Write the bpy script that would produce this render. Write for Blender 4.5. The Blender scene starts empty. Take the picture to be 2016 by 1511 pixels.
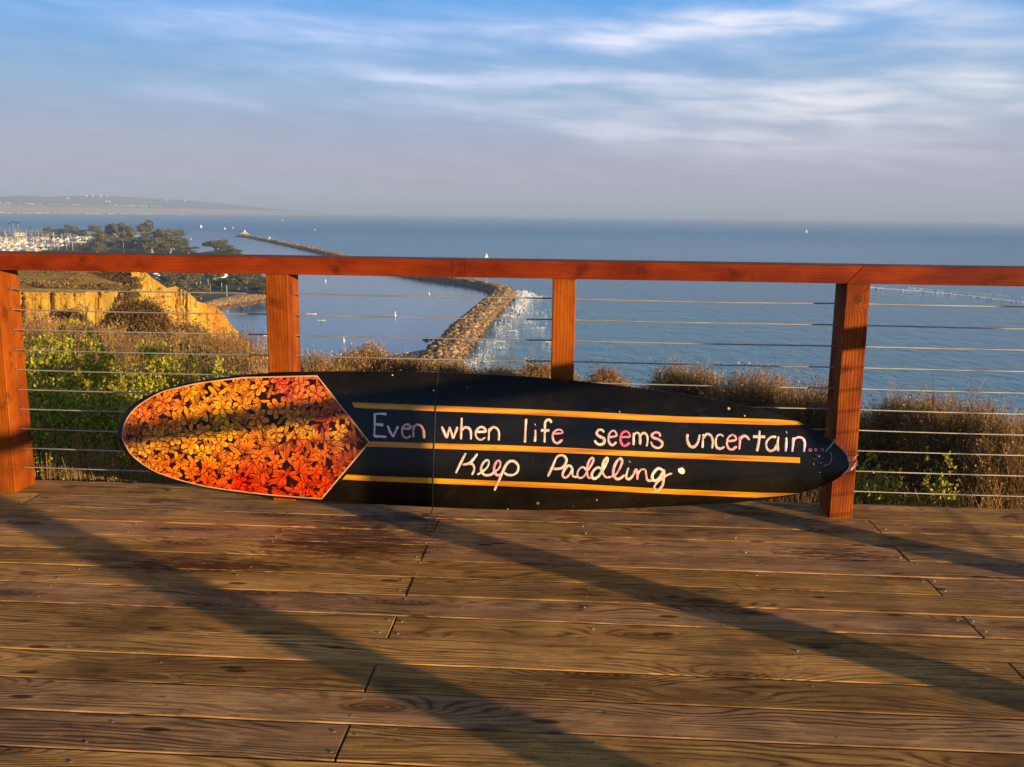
import bpy, math, random
import numpy as np
from mathutils import Vector, Matrix
random.seed(7); rng = np.random.default_rng(11)
scene = bpy.context.scene
col = scene.collection
R = math.radians

# ------------------------------------------------------------ camera
F, YAW, PIT, ROL, CD, CH = 1828.57, -0.0592, 0.1804, 0.0122, 3.6224, 1.1762
fw = np.array([math.sin(YAW)*math.cos(PIT), math.cos(YAW)*math.cos(PIT), -math.sin(PIT)])
rt0 = np.array([math.cos(YAW), -math.sin(YAW), 0.0]); up0 = np.cross(rt0, fw)
cr = rt0*math.cos(ROL)+up0*math.sin(ROL); cu = -rt0*math.sin(ROL)+up0*math.cos(ROL)
CAM = np.array([0.0, -CD, CH])
cam = bpy.data.cameras.new('camera'); camo = bpy.data.objects.new('camera', cam); col.objects.link(camo)
cam.sensor_width = 36.0; cam.lens = F/2016*36.0; cam.clip_start = 0.05; cam.clip_end = 90000
M = Matrix(((cr[0], cu[0], -fw[0], CAM[0]), (cr[1], cu[1], -fw[1], CAM[1]), (cr[2], cu[2], -fw[2], CAM[2]), (0, 0, 0, 1)))
camo.matrix_world = M
scene.camera = camo

# ------------------------------------------------------------ sun, sky, exposure
SUN_AZ = 124.3   # clockwise from +Y
SUN_EL = 7.0
sd = Vector((math.sin(R(SUN_AZ))*math.cos(R(SUN_EL)), math.cos(R(SUN_AZ))*math.cos(R(SUN_EL)), math.sin(R(SUN_EL))))
sl = bpy.data.lights.new('sun', 'SUN'); so = bpy.data.objects.new('sun', sl); col.objects.link(so)
sl.energy = 5.0; sl.angle = R(0.5); sl.color = (1.0, 0.75, 0.42)
so.rotation_euler = sd.to_track_quat('Z', 'Y').to_euler()
scene.view_settings.view_transform = 'Standard'; scene.view_settings.look = 'None'
scene.view_settings.exposure = 1.2; scene.view_settings.gamma = 1

class NT:
    def __init__(s, tree): s.t = tree; tree.nodes.clear()
    def n(s, typ, **kw):
        nd = s.t.nodes.new(typ)
        for k, v in kw.items():
            if k.startswith('i_'):
                key = k[2:]; key = int(key) if key.isdigit() else key.replace('_', ' ')
                s.put(nd.inputs[key], v)
            else: setattr(nd, k, v)
        return nd
    def put(s, inp, v):
        if isinstance(v, bpy.types.NodeSocket): s.t.links.new(v, inp)
        elif isinstance(v, bpy.types.Node): s.t.links.new(v.outputs[0], inp)
        else:
            if hasattr(inp.default_value, '__len__') and len(inp.default_value) == 4 and len(v) == 3: v = (*v, 1)
            inp.default_value = v
    def m(s, op, a, b=None, c=None, clamp=False):
        nd = s.t.nodes.new('ShaderNodeMath'); nd.operation = op; nd.use_clamp = clamp
        s.put(nd.inputs[0], a)
        if b is not None: s.put(nd.inputs[1], b)
        if c is not None: s.put(nd.inputs[2], c)
        return nd.outputs[0]
    def vm(s, op, a, b=None):
        nd = s.t.nodes.new('ShaderNodeVectorMath'); nd.operation = op
        s.put(nd.inputs[0], a)
        if b is not None: s.put(nd.inputs[1], b)
        return nd.outputs['Value'] if op in ('LENGTH', 'DOT_PRODUCT', 'DISTANCE') else nd.outputs[0]
    def mix(s, fac, a, b, mode='MIX'):
        nd = s.t.nodes.new('ShaderNodeMix'); nd.data_type = 'RGBA'; nd.blend_type = mode
        s.put(nd.inputs[0], fac); s.put(nd.inputs[6], a); s.put(nd.inputs[7], b)
        return nd.outputs[2]
    def noise(s, vec, scale, detail=4, rough=0.55, dist=0.0):
        nd = s.t.nodes.new('ShaderNodeTexNoise')
        s.put(nd.inputs['Vector'], vec); nd.inputs['Scale'].default_value = scale
        nd.inputs['Detail'].default_value = detail; nd.inputs['Roughness'].default_value = rough
        nd.inputs['Distortion'].default_value = dist
        return nd.outputs[0]
    def ramp(s, fac, a, b, lo=0.0, hi=1.0, smooth=True):
        nd = s.t.nodes.new('ShaderNodeMapRange'); nd.interpolation_type = 'SMOOTHSTEP' if smooth else 'LINEAR'
        s.put(nd.inputs[0], fac); nd.inputs[1].default_value = a; nd.inputs[2].default_value = b
        nd.inputs[3].default_value = lo; nd.inputs[4].default_value = hi
        return nd.outputs[0]
    def scale(s, vec, x, y, z):
        return s.vm('MULTIPLY', vec, (x, y, z))
    def sep(s, vec):
        nd = s.t.nodes.new('ShaderNodeSeparateXYZ'); s.put(nd.inputs[0], vec); return nd.outputs
    def comb(s, x, y, z):
        nd = s.t.nodes.new('ShaderNodeCombineXYZ')
        for i, v in enumerate((x, y, z)): s.put(nd.inputs[i], v)
        return nd.outputs[0]

def pixdir(u, v):
    d = fw+cr*((u-1008)/F)-cu*((v-755.5)/F)
    return d/np.linalg.norm(d)
world = bpy.data.worlds.new('World'); scene.world = world; world.use_nodes = True
W = NT(world.node_tree)
sky = W.n('ShaderNodeTexSky', sky_type='NISHITA', sun_disc=False, sun_elevation=R(SUN_EL), sun_rotation=R(SUN_AZ),
          altitude=60.0, air_density=1.0, dust_density=0.6, ozone_density=1.0)
tc = W.n('ShaderNodeTexCoord')
D = tc.outputs['Generated']
dx, dy, dz = W.sep(D)
# thin high cloud: warped noise on a flat layer above the coast, denser in a few long streaks
az = W.m('MULTIPLY', W.m('ARCTAN2', dx, dy), 180/math.pi)
el = W.m('MULTIPLY', W.m('ARCSINE', dz), 180/math.pi)
wob = W.noise(W.comb(W.m('MULTIPLY', az, 0.12), W.m('MULTIPLY', el, 0.3), 0.0), 1.0, 5, 0.6)
wob2 = W.noise(W.comb(W.m('MULTIPLY', az, 0.20), W.m('MULTIPLY', W.m('ADD', el, W.m('MULTIPLY', az, 0.06)), 1.3), 7.0), 1.0, 5, 0.50, 0.35)
elw = W.m('ADD', el, W.m('MULTIPLY', W.m('SUBTRACT', wob, 0.5), 2.2))
tot = None
STREAKS = [ # (px, py, half length px, half height px, tilt px over the length, strength)
 (1450, 42, 330, 26, -34, .78), (1230, 82, 320, 22, 12, .40), (640, 62, 350, 40, 12, .34), (480, 45, 240, 30, 10, .2),
 (820, 150, 260, 20, 14, .50), (1230, 160, 230, 20, 14, .48), (1640, 190, 300, 48, -14, .46), (1180, 258, 360, 30, 60, .28),
 (1560, 285, 330, 24, 30, .28), (1900, 60, 190, 55, 20, .34), (1010, 205, 420, 45, 20, .20), (420, 185, 230, 22, 14, .2),
 (1700, 235, 420, 70, 0, .26), (1960, 165, 120, 40, 30, .3)]
for (px_, py_, hl, hh, tilt, st) in STREAKS:
    d0 = pixdir(px_, py_); a0 = math.degrees(math.atan2(d0[0], d0[1])); e0 = math.degrees(math.asin(d0[2]))
    d1 = pixdir(px_+hl, py_+tilt); a1 = math.degrees(math.atan2(d1[0], d1[1])); e1 = math.degrees(math.asin(d1[2]))
    d2 = pixdir(px_, py_+hh); e2 = math.degrees(math.asin(d2[2]))
    sl_ = (e1-e0)/(a1-a0); la = a1-a0; he = abs(e2-e0)
    u_ = W.m('SUBTRACT', az, a0)
    v_ = W.m('SUBTRACT', W.m('SUBTRACT', elw, e0), W.m('MULTIPLY', u_, sl_))
    q = W.m('ADD', W.m('POWER', W.m('ABSOLUTE', W.m('DIVIDE', u_, la)), 2.0), W.m('POWER', W.m('ABSOLUTE', W.m('DIVIDE', v_, he)), 2.0))
    gs = W.m('MULTIPLY', W.m('EXPONENT', W.m('MULTIPLY', q, -1.0)), st)
    tot = gs if tot is None else W.m('ADD', tot, gs)
mod = W.ramp(wob2, 0.25, 0.75, 0.50, 1.30)
cl = W.m('MULTIPLY', tot, mod)
veil = W.m('MULTIPLY', W.ramp(wob2, 0.35, 0.75), 0.10)
cl = W.m('ADD', cl, veil, clamp=True)
grd = W.n('ShaderNodeValToRGB'); W.put(grd.inputs[0], W.m('DIVIDE', el, 60.0))
stops = [(0.0, (3.6, 3.2, 4.4)), (0.06, (3.3, 3.35, 4.7)), (0.12, (1.9, 3.5, 5.6)), (0.22, (0.45, 3.2, 8.0)), (0.42, (0.6, 1.3, 2.8)), (1.0, (0.6, 0.9, 1.5))]
while len(grd.color_ramp.elements) < len(stops): grd.color_ramp.elements.new(0.5)
for e_, (p_, c_) in zip(grd.color_ramp.elements, stops): e_.position = p_; e_.color = (*c_, 1)
nsk = W.mix(1.0, sky, (0.85, 0.95, 1.40), 'MULTIPLY')
skyc = W.mix(0.90, nsk, grd.outputs[0])
cloudc = W.mix(W.ramp(az, -25, 25), (6.4, 7.2, 10.2), (9.6, 9.0, 9.0))
skyc2 = W.mix(W.m('MULTIPLY', cl, 0.85, clamp=True), skyc, cloudc)
bg = W.n('ShaderNodeBackground', i_Color=skyc2, i_Strength=0.054)
wo = W.n('ShaderNodeOutputWorld'); W.t.links.new(bg.outputs[0], wo.inputs[0])

# ------------------------------------------------------------ projection helpers (measuring the place from the camera's survey)
def at_z(u, v, z):
    d = pixdir(u, v); return CAM+d*((z-CAM[2])/d[2])
def at_d(u, v, dist):
    d = pixdir(u, v); return CAM+d*(dist/math.hypot(d[0], d[1]))
def at_y(u, v, y):
    d = pixdir(u, v); return CAM+d*((y-CAM[1])/d[1])
SEA = -62.0

# ------------------------------------------------------------ object helpers
def link(o, parent=None):
    col.objects.link(o)
    if parent is not None: o.parent = parent
    return o
def tag(o, label=None, cat=None, group=None, kind=None):
    if label: o['label'] = label
    if cat: o['category'] = cat
    if group: o['group'] = group
    if kind: o['kind'] = kind
    return o
def empty(name, loc, label, cat, group=None):
    o = bpy.data.objects.new(name, None); o.location = loc; link(o)
    return tag(o, label, cat, group)
class MB:
    def __init__(s): s.v = []; s.f = []; s.c = []; s.a = []; s.nv = 0
    def add(s, verts, faces, color=None, att=None):
        verts = np.asarray(verts, float).reshape(-1, 3); faces = np.asarray(faces, int)
        s.v.append(verts); s.f.append(faces+s.nv); s.nv += len(verts)
        s.c.append(None if color is None else np.broadcast_to(np.asarray(color, float), (len(verts), 3)))
        s.a.append(None if att is None else np.broadcast_to(np.asarray(att, float), (len(verts),)))
        return s
    def box(s, lo, hi, color=None, att=None, ch=0.0):
        x0, y0, z0 = lo; x1, y1, z1 = hi
        if ch <= 0:
            v = [(x, y, z) for x in (x0, x1) for y in (y0, y1) for z in (z0, z1)]
            return s.add(v, [(0, 1, 3, 2), (4, 6, 7, 5), (0, 4, 5, 1), (2, 3, 7, 6), (0, 2, 6, 4), (1, 5, 7, 3)], color, att)
        V = []; idx = {}
        for i, x in enumerate((x0, x1)):
            for j, y in enumerate((y0, y1)):
                for k, z in enumerate((z0, z1)):
                    sx, sy, sz = (1 if i == 0 else -1), (1 if j == 0 else -1), (1 if k == 0 else -1)
                    for a in range(3):
                        p = [x+sx*ch, y+sy*ch, z+sz*ch]; p[a] = (x, y, z)[a]
                        idx[(i, j, k, a)] = len(V); V.append(p)
        Fq = []; Ft = []
        g = lambda i, j, k, a: idx[(i, j, k, a)]
        for i in (0, 1): Fq.append((g(i,0,0,0), g(i,1,0,0), g(i,1,1,0), g(i,0,1,0)))
        for j in (0, 1): Fq.append((g(0,j,0,1), g(1,j,0,1), g(1,j,1,1), g(0,j,1,1)))
        for k in (0, 1): Fq.append((g(0,0,k,2), g(1,0,k,2), g(1,1,k,2), g(0,1,k,2)))
        for j in (0, 1):
            for k in (0, 1): Fq.append((g(0,j,k,1), g(1,j,k,1), g(1,j,k,2), g(0,j,k,2)))
        for i in (0, 1):
            for k in (0, 1): Fq.append((g(i,0,k,0), g(i,1,k,0), g(i,1,k,2), g(i,0,k,2)))
        for i in (0, 1):
            for j in (0, 1): Fq.append((g(i,j,0,0), g(i,j,1,0), g(i,j,1,1), g(i,j,0,1)))
        for i in (0, 1):
            for j in (0, 1):
                for k in (0, 1): Ft.append((g(i,j,k,0), g(i,j,k,1), g(i,j,k,2)))
        base = s.nv
        s.add(V, np.array(Fq), color, att)
        s.f.append(np.array(Ft)+base); s.c.append('x'); s.a.append('x'); s.v.append(np.zeros((0, 3)))
        return s
    def tube(s, pts, rad, n=6, color=None, cap=True, att=None):
        pts = np.asarray(pts, float); m = len(pts); rad = np.broadcast_to(np.asarray(rad, float), (m,))
        tg = np.gradient(pts, axis=0); tg /= np.linalg.norm(tg, axis=1)[:, None]+1e-12
        ref = np.array([0.0, 0, 1]) if abs(tg[0][2]) < 0.9 else np.array([1.0, 0, 0])
        a = np.cross(tg, ref); a /= np.linalg.norm(a, axis=1)[:, None]+1e-12; b = np.cross(tg, a)
        th = np.arange(n)*2*math.pi/n
        V = pts[:, None]+rad[:, None, None]*(a[:, None]*np.cos(th)[None, :, None]+b[:, None]*np.sin(th)[None, :, None])
        V = V.reshape(-1, 3)
        i = np.arange(m-1)[:, None]*n; j = np.arange(n)[None]; k = (j+1) % n
        Fc = np.stack([i+j, i+k, i+n+k, i+n+j], -1).reshape(-1, 4)
        base = s.nv
        s.add(V, Fc, color, att)
        if cap and n == 4 or cap and n > 4:
            c = len(pts)
            s.add([pts[0], pts[-1]], np.zeros((0, 3), int), color, att)
            t0 = [(base+(q+1) % n, base+q, base+m*n) for q in range(n)]
            t1 = [(base+(m-1)*n+q, base+(m-1)*n+(q+1) % n, base+m*n+1) for q in range(n)]
            s.f.append(np.array(t0+t1)); s.c.append('x'); s.a.append('x'); s.v.append(np.zeros((0, 3)))
        return s
    def mesh(s, name, mat, smooth=False):
        me = bpy.data.meshes.new(name)
        V = np.concatenate(s.v) if s.v else np.zeros((0, 3))
        fs = [f for f in s.f if len(f)]
        tot_ = sum(f.size for f in fs); nf = sum(len(f) for f in fs)
        me.vertices.add(len(V)); me.vertices.foreach_set('co', V.astype(np.float32).ravel())
        me.loops.add(tot_); me.loops.foreach_set('vertex_index', np.concatenate([f.ravel() for f in fs]).astype(np.int32))
        ln = np.concatenate([np.full(len(f), f.shape[1]) for f in fs]); st = np.concatenate([[0], np.cumsum(ln)[:-1]])
        me.polygons.add(nf); me.polygons.foreach_set('loop_start', st.astype(np.int32)); me.polygons.foreach_set('loop_total', ln.astype(np.int32))
        me.polygons.foreach_set('use_smooth', np.full(nf, bool(smooth)))
        me.update(calc_edges=True); me.validate()
        cs = [c for c in s.c if not isinstance(c, str)]
        if any(c is not None for c in cs):
            vs = [v for v, c in zip(s.v, s.c) if not isinstance(c, str)]
            C = np.concatenate([np.ones((len(v), 3)) if c is None else c for v, c in zip(vs, cs)])
            at = me.attributes.new('tint', 'FLOAT_COLOR', 'POINT')
            at.data.foreach_set('color', np.concatenate([C, np.ones((len(C), 1))], 1).astype(np.float32).ravel())
        as_ = [a for a in s.a if not isinstance(a, str)]
        if any(a is not None for a in as_):
            vs = [v for v, a in zip(s.v, s.a) if not isinstance(a, str)]
            A = np.concatenate([np.zeros(len(v)) if a is None else a for v, a in zip(vs, as_)])
            at = me.attributes.new('rnd', 'FLOAT', 'POINT'); at.data.foreach_set('value', A.astype(np.float32))
        if mat is not None: me.materials.append(mat)
        return me
    def build(s, name, mat, parent=None, smooth=False):
        return link(bpy.data.objects.new(name, s.mesh(name, mat, smooth)), parent)
def copy_tree(o, parent=None):
    c = o.copy(); col.objects.link(c); c.parent = parent
    for ch in list(o.children): copy_tree(ch, c)
    return c

# ------------------------------------------------------------ materials
def mat(name):
    m = bpy.data.materials.new(name); m.use_nodes = True; N = NT(m.node_tree)
    out = N.n('ShaderNodeOutputMaterial'); b = N.n('ShaderNodeBsdfPrincipled')
    N.t.links.new(b.outputs[0], out.inputs[0]); return m, N, b
def bump(N, b, h, strength=0.3, dist=0.01):
    bn = N.n('ShaderNodeBump', i_Strength=strength, i_Distance=dist, i_Height=h)
    N.put(b.inputs['Normal'], bn.outputs[0])
def simple(name, c, rough=0.6, var=0.15, scale=4.0, metal=0.0, spec=0.5):
    m, N, b = mat(name); P = N.n('ShaderNodeTexCoord').outputs['Object']
    n_ = N.noise(P, scale, 4)
    k = N.ramp(n_, 0.3, 0.7, 1-var, 1+var, False)
    N.put(b.inputs['Base Color'], N.mix(1.0, c, N.comb(k, k, k), 'MULTIPLY'))
    b.inputs['Roughness'].default_value = rough; b.inputs['Metallic'].default_value = metal
    b.inputs['Specular IOR Level'].default_value = spec
    return m
def tinted(name, rough=0.6, var=0.2, scale=5.0, trans=0.0, spec=0.3):
    m, N, b = mat(name); P = N.n('ShaderNodeTexCoord').outputs['Object']
    a = N.n('ShaderNodeAttribute', attribute_name='tint').outputs['Color']
    k = N.ramp(N.noise(P, scale, 3), 0.3, 0.7, 1-var, 1+var, False)
    c = N.mix(1.0, a, N.comb(k, k, k), 'MULTIPLY')
    N.put(b.inputs['Base Color'], c); b.inputs['Roughness'].default_value = rough
    b.inputs['Specular IOR Level'].default_value = spec
    if trans > 0:
        t = N.n('ShaderNodeBsdfTranslucent', i_Color=c); mx = N.n('ShaderNodeMixShader', i_0=trans, i_1=b.outputs[0], i_2=t.outputs[0])
        out = [x for x in N.t.nodes if x.type == 'OUTPUT_MATERIAL'][0]; N.t.links.new(mx.outputs[0], out.inputs[0])
    return m

def deck_material():
    m, N, b = mat('weathered_deck_wood')
    P = N.n('ShaderNodeTexCoord').outputs['Object']
    r = N.n('ShaderNodeAttribute', attribute_name='rnd').outputs['Fac']
    x, y, z = N.sep(P)
    off = N.m('MULTIPLY', r, 37.0)
    Q = N.comb(N.m('ADD', x, off), N.m('ADD', y, N.m('MULTIPLY', r, 3.1)), z)
    # knots
    vor = N.n('ShaderNodeTexVoronoi', feature='F1', i_Vector=N.scale(Q, 1.9, 7.5, 0), i_Scale=1.0, i_Randomness=1.0)
    kd = vor.outputs['Distance']; kc = N.sep(vor.outputs['Color'])[0]
    vor2 = N.n('ShaderNodeTexVoronoi', feature='F1', i_Vector=N.scale(Q, 5.0, 16, 3), i_Scale=1.0, i_Randomness=1.0)
    has2 = N.ramp(N.sep(vor2.outputs['Color'])[1], 0.55, 0.60)
    has = N.ramp(kc, 0.12, 0.18)
    infl = N.m('MULTIPLY', N.m('EXPONENT', N.m('MULTIPLY', N.m('POWER', kd, 2.0), -9.0)), has)
    warp = N.noise(N.scale(Q, 1.1, 5, 1), 1.0, 3, 0.5)
    warp2 = N.noise(N.scale(Q, 5, 30, 1), 1.0, 3, 0.5)
    ph = N.m('ADD', N.m('ADD', N.m('MULTIPLY', y, 330.0), N.m('MULTIPLY', warp, 60.0)), N.m('ADD', N.m('MULTIPLY', infl, 34.0), N.m('MULTIPLY', warp2, 2.0)))
    band = N.m('MULTIPLY', N.m('ADD', N.m('SINE', ph), 1.0), 0.5)
    band = N.m('MULTIPLY', N.m('POWER', band, 2.6), N.ramp(N.noise(N.scale(Q, 1.7, 12, 1), 1.0, 3), .38, .62, .15, 1.0))
    fib = N.noise(N.scale(Q, 5, 190, 3), 1.0, 4, 0.65)
    fib2 = N.noise(N.scale(Q, 1.6, 40, 3), 1.0, 5, 0.6)
    blot = N.noise(N.scale(Q, 1.3, 3.0, 1), 1.0, 5, 0.6)
    blot2 = N.noise(P, 2.2, 6, 0.65)
    c1 = N.mix(N.ramp(blot, 0.3, 0.7), (0.115, 0.064, 0.021), (0.275, 0.160, 0.054))
    c1 = N.mix(N.m('MULTIPLY', N.ramp(r, 0.0, 1.0), 0.45), c1, (0.20, 0.125, 0.070))
    c1 = N.mix(N.m('MULTIPLY', N.ramp(fib2, 0.42, 0.68), 0.55), c1, (0.095, 0.050, 0.024))
    c1 = N.mix(N.m('MULTIPLY', band, 0.78), c1, (0.018, 0.008, 0.0035))
    c1 = N.mix(N.m('MULTIPLY', N.ramp(fib, 0.47, 0.68), 0.62), c1, (0.020, 0.010, 0.0045))
    mot = N.noise(N.scale(P, 7, 16, 1), 1.0, 6, 0.7, 0.4)
    c1 = N.mix(N.m('MULTIPLY', N.ramp(mot, 0.52, 0.70), 0.50), c1, (0.026, 0.013, 0.006))
    c1 = N.mix(N.m('MULTIPLY', N.ramp(mot, 0.46, 0.34), 0.35), c1, (0.33, 0.21, 0.085))
    pit = N.m('MULTIPLY', N.ramp(N.noise(N.scale(Q, 14, 55, 1), 1.0, 3, 0.6), 0.66, 0.72), 0.75)
    c1 = N.mix(pit, c1, (0.010, 0.005, 0.003))
    # worn dark streaks and knots
    core = N.m('MULTIPLY', N.ramp(kd, 0.12, 0.22, 1, 0), has)
    core2 = N.m('MULTIPLY', N.ramp(vor2.outputs['Distance'], 0.10, 0.20, 1, 0), has2)
    halo = N.m('MULTIPLY', N.ramp(kd, 0.15, 0.42, 1, 0), has)
    c1 = N.mix(N.m('MULTIPLY', halo, 0.45), c1, (0.085, 0.038, 0.016))
    kring = N.m('ADD', 0.45, N.m('MULTIPLY', N.m('SINE', N.m('MULTIPLY', kd, 130.0)), 0.3)); c1 = N.mix(N.m('MULTIPLY', core, kring), c1, (0.011, 0.005, 0.0035))
    c1 = N.mix(N.m('MULTIPLY', core2, 0.80), c1, (0.011, 0.005, 0.0035))
    # general grime
    c1 = N.mix(N.m('MULTIPLY', N.ramp(blot2, 0.52, 0.70), 0.40), c1, (0.022, 0.014, 0.010))
    # old red stain, left centre and by the right post, with its own ragged shape
    def stain(cx, cy, rx, ry, th):
        d = N.m('ADD', N.m('POWER', N.m('DIVIDE', N.m('SUBTRACT', x, cx), rx), 2.0), N.m('POWER', N.m('DIVIDE', N.m('SUBTRACT', y, cy), ry), 2.0))
        e = N.m('SUBTRACT', N.m('SUBTRACT', 1.0, d), N.m('MULTIPLY', N.m('SUBTRACT', 1.0, N.noise(N.scale(P, 11, 60, 1), 1.0, 6, 0.75)), th))
        return N.ramp(e, 0.0, 0.18)
    st = N.m('MAXIMUM', stain(-0.78, -0.42, 0.78, 0.5, 1.6), stain(0.98, -0.40, 0.6, 0.20, 1.75))
    st = N.m('MAXIMUM', st, stain(-0.62, -0.17, 0.5, 0.15, 1.55))
    st = N.m('MAXIMUM', st, stain(-1.2, -0.72, 0.75, 0.16, 1.6))
    c1 = N.mix(N.m('MULTIPLY', st, 0.78), c1, (0.024, 0.0055, 0.003))
    # bare pale scuffs
    sc = N.m('MULTIPLY', N.ramp(N.noise(N.scale(P, 5, 13, 1), 1.0, 6, 0.7, 0.5), 0.66, 0.74), 0.5)
    c1 = N.mix(sc, c1, (0.34, 0.22, 0.12))
    c1 = N.mix(1.0, c1, (2.75, 2.36, 1.85), 'MULTIPLY')
    pv = N.m('ADD', 0.78, N.m('MULTIPLY', N.m('FRACT', N.m('MULTIPLY', r, 7.3)), 0.44)); c1 = N.mix(1.0, c1, N.comb(pv, pv, N.m('MULTIPLY', pv, N.ramp(r, 0, 1, .95, 1.2))), 'MULTIPLY')
    N.put(b.inputs['Base Color'], c1)
    N.put(b.inputs['Roughness'], N.ramp(blot2, 0.3, 0.7, 0.65, 0.9))
    b.inputs['Specular IOR Level'].default_value = 0.10
    h = N.m('SUBTRACT', N.m('MULTIPLY', fib, 0.6), N.m('ADD', N.m('MULTIPLY', band, 0.35), N.m('ADD', core, core2)))
    h = N.m('ADD', h, N.m('MULTIPLY', N.noise(N.scale(Q, 2.5, 14, 1), 1.0, 3), 1.2))
    bump(N, b, h, 0.55, 0.003)
    return m
def stained_wood(name, axis, dark=(0.16, 0.024, 0.0010), lite=(0.38, 0.088, 0.0022), ring=0.35, knots=()):
    m, N, b = mat(name)
    P = N.n('ShaderNodeTexCoord').outputs['Object']
    r = N.n('ShaderNodeAttribute', attribute_name='rnd').outputs['Fac']
    x, y, z = N.sep(P)
    o = N.m('MULTIPLY', r, 13.0)
    if axis == 'z': u, v, w = z, x, y
    else: u, v, w = x, z, y
    Q = N.comb(N.m('ADD', u, o), N.m('ADD', v, N.m('MULTIPLY', w, 0.9)), o)
    bend = 0.0
    for (kx, kz, kr) in knots:
        d = N.m('ADD', N.m('POWER', N.m('DIVIDE', N.m('SUBTRACT', x, kx), kr), 2.0), N.m('POWER', N.m('DIVIDE', N.m('SUBTRACT', z, kz), kr*1.3), 2.0))
        g = N.m('EXPONENT', N.m('MULTIPLY', d, -0.45)); bend = N.m('ADD', bend, N.m('MULTIPLY', g, 30.0))
    warp = N.noise(N.scale(Q, 1.5, 9, 1), 1.0, 3)
    ph = N.m('ADD', N.m('ADD', N.m('MULTIPLY', N.m('ADD', v, N.m('MULTIPLY', w, 0.9)), 520.0), N.m('MULTIPLY', warp, 26.0)), bend)
    band = N.m('POWER', N.m('MULTIPLY', N.m('ADD', N.m('SINE', ph), 1.0), 0.5), 2.0)
    fib = N.noise(N.scale(Q, 4, 160, 1), 1.0, 4, 0.6)
    blot = N.noise(N.scale(Q, 3.2, 8, 1), 1.0, 5, 0.6)
    blot2 = N.noise(P, 9.0, 5, 0.65)
    c = N.mix(N.ramp(blot, 0.3, 0.72), dark, lite)
    c = N.mix(N.m('MULTIPLY', band, ring), c, tuple(q*0.75 for q in dark))
    c = N.mix(N.m('MULTIPLY', N.ramp(fib, 0.45, 0.75), 0.35), c, dark)
    c = N.mix(N.m('MULTIPLY', N.ramp(blot2, 0.56, 0.70), 0.65), c, tuple(q*0.42 for q in dark))
    crk = N.m('MULTIPLY', N.ramp(N.noise(N.scale(Q, 3, 120, 1), 1.0, 2, .5), 0.70, 0.74), N.ramp(N.noise(N.scale(P, 4, 4, 4), 1.0, 3), .5, .6))
    c = N.mix(N.m('MULTIPLY', crk, 0.8), c, (0.03, 0.006, 0.002))
    for (kx, kz, kr) in knots:
        d = N.m('ADD', N.m('POWER', N.m('DIVIDE', N.m('SUBTRACT', x, kx), kr), 2.0), N.m('POWER', N.m('DIVIDE', N.m('SUBTRACT', z, kz), kr*1.1), 2.0))
        rr = N.m('MULTIPLY', N.m('ADD', N.m('SINE', N.m('MULTIPLY', N.m('SQRT', d), 14.0)), 1.4), 0.4)
        c = N.mix(N.m('MULTIPLY', N.ramp(d, 0.8, 1.15, 1, 0), N.m('ADD', 0.45, N.m('MULTIPLY', rr, 0.5))), c, (0.07, 0.015, 0.006))
    N.put(b.inputs['Base Color'], c); N.put(b.inputs['Roughness'], N.ramp(fib, 0.3, 0.7, 0.55, 0.8))
    b.inputs['Specular IOR Level'].default_value = 0.14
    bump(N, b, N.m('ADD', fib, N.m('MULTIPLY', band, -0.5)), 0.35, 0.002)
    return m
M_deck = deck_material()
M_post = stained_wood('orange_stained_post_wood', 'z')
M_post4 = stained_wood('grainy_stained_post_wood', 'z', dark=(0.115, 0.015, 0.0012), lite=(0.36, 0.078, 0.0030), ring=0.62, knots=((1.104, 0.872, 0.017),))
M_rail = stained_wood('red_stained_rail_wood', 'x', dark=(0.11, 0.009, 0.0008), lite=(0.26, 0.034, 0.0014), ring=0.20)
M_railtop = stained_wood('highlight_toned_rail_top_wood', 'x', dark=(0.10, 0.045, 0.025), lite=(0.22, 0.12, 0.08), ring=0.3)  # greyish brown that paints the highlight strip along the rail's upper face
def cable_mat():
    m, N, b = mat('twisted_steel_cable'); P = N.n('ShaderNodeTexCoord').outputs['Object']
    x, y, z = N.sep(P)
    t = N.m('SINE', N.m('ADD', N.m('MULTIPLY', N.m('ADD', x, y), 900.0), N.m('MULTIPLY', z, 900)))
    b.inputs['Metallic'].default_value = 0.6; b.inputs['Roughness'].default_value = 0.5
    N.put(b.inputs['Base Color'], N.mix(N.ramp(N.noise(P, 8, 3), 0.3, 0.7), (0.33, 0.29, 0.24), (0.5, 0.46, 0.40)))
    bump(N, b, t, 0.5, 0.001); return m
M_cable = cable_mat()
M_hole = simple('dark_hole_metal', (0.03, 0.02, 0.015), 0.6)
M_nail = simple('dull_nail_steel', (0.30, 0.27, 0.24), 0.4, metal=0.7)
M_dark = simple('shaded_underframe_wood', (0.05, 0.03, 0.02), 0.9)

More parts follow.
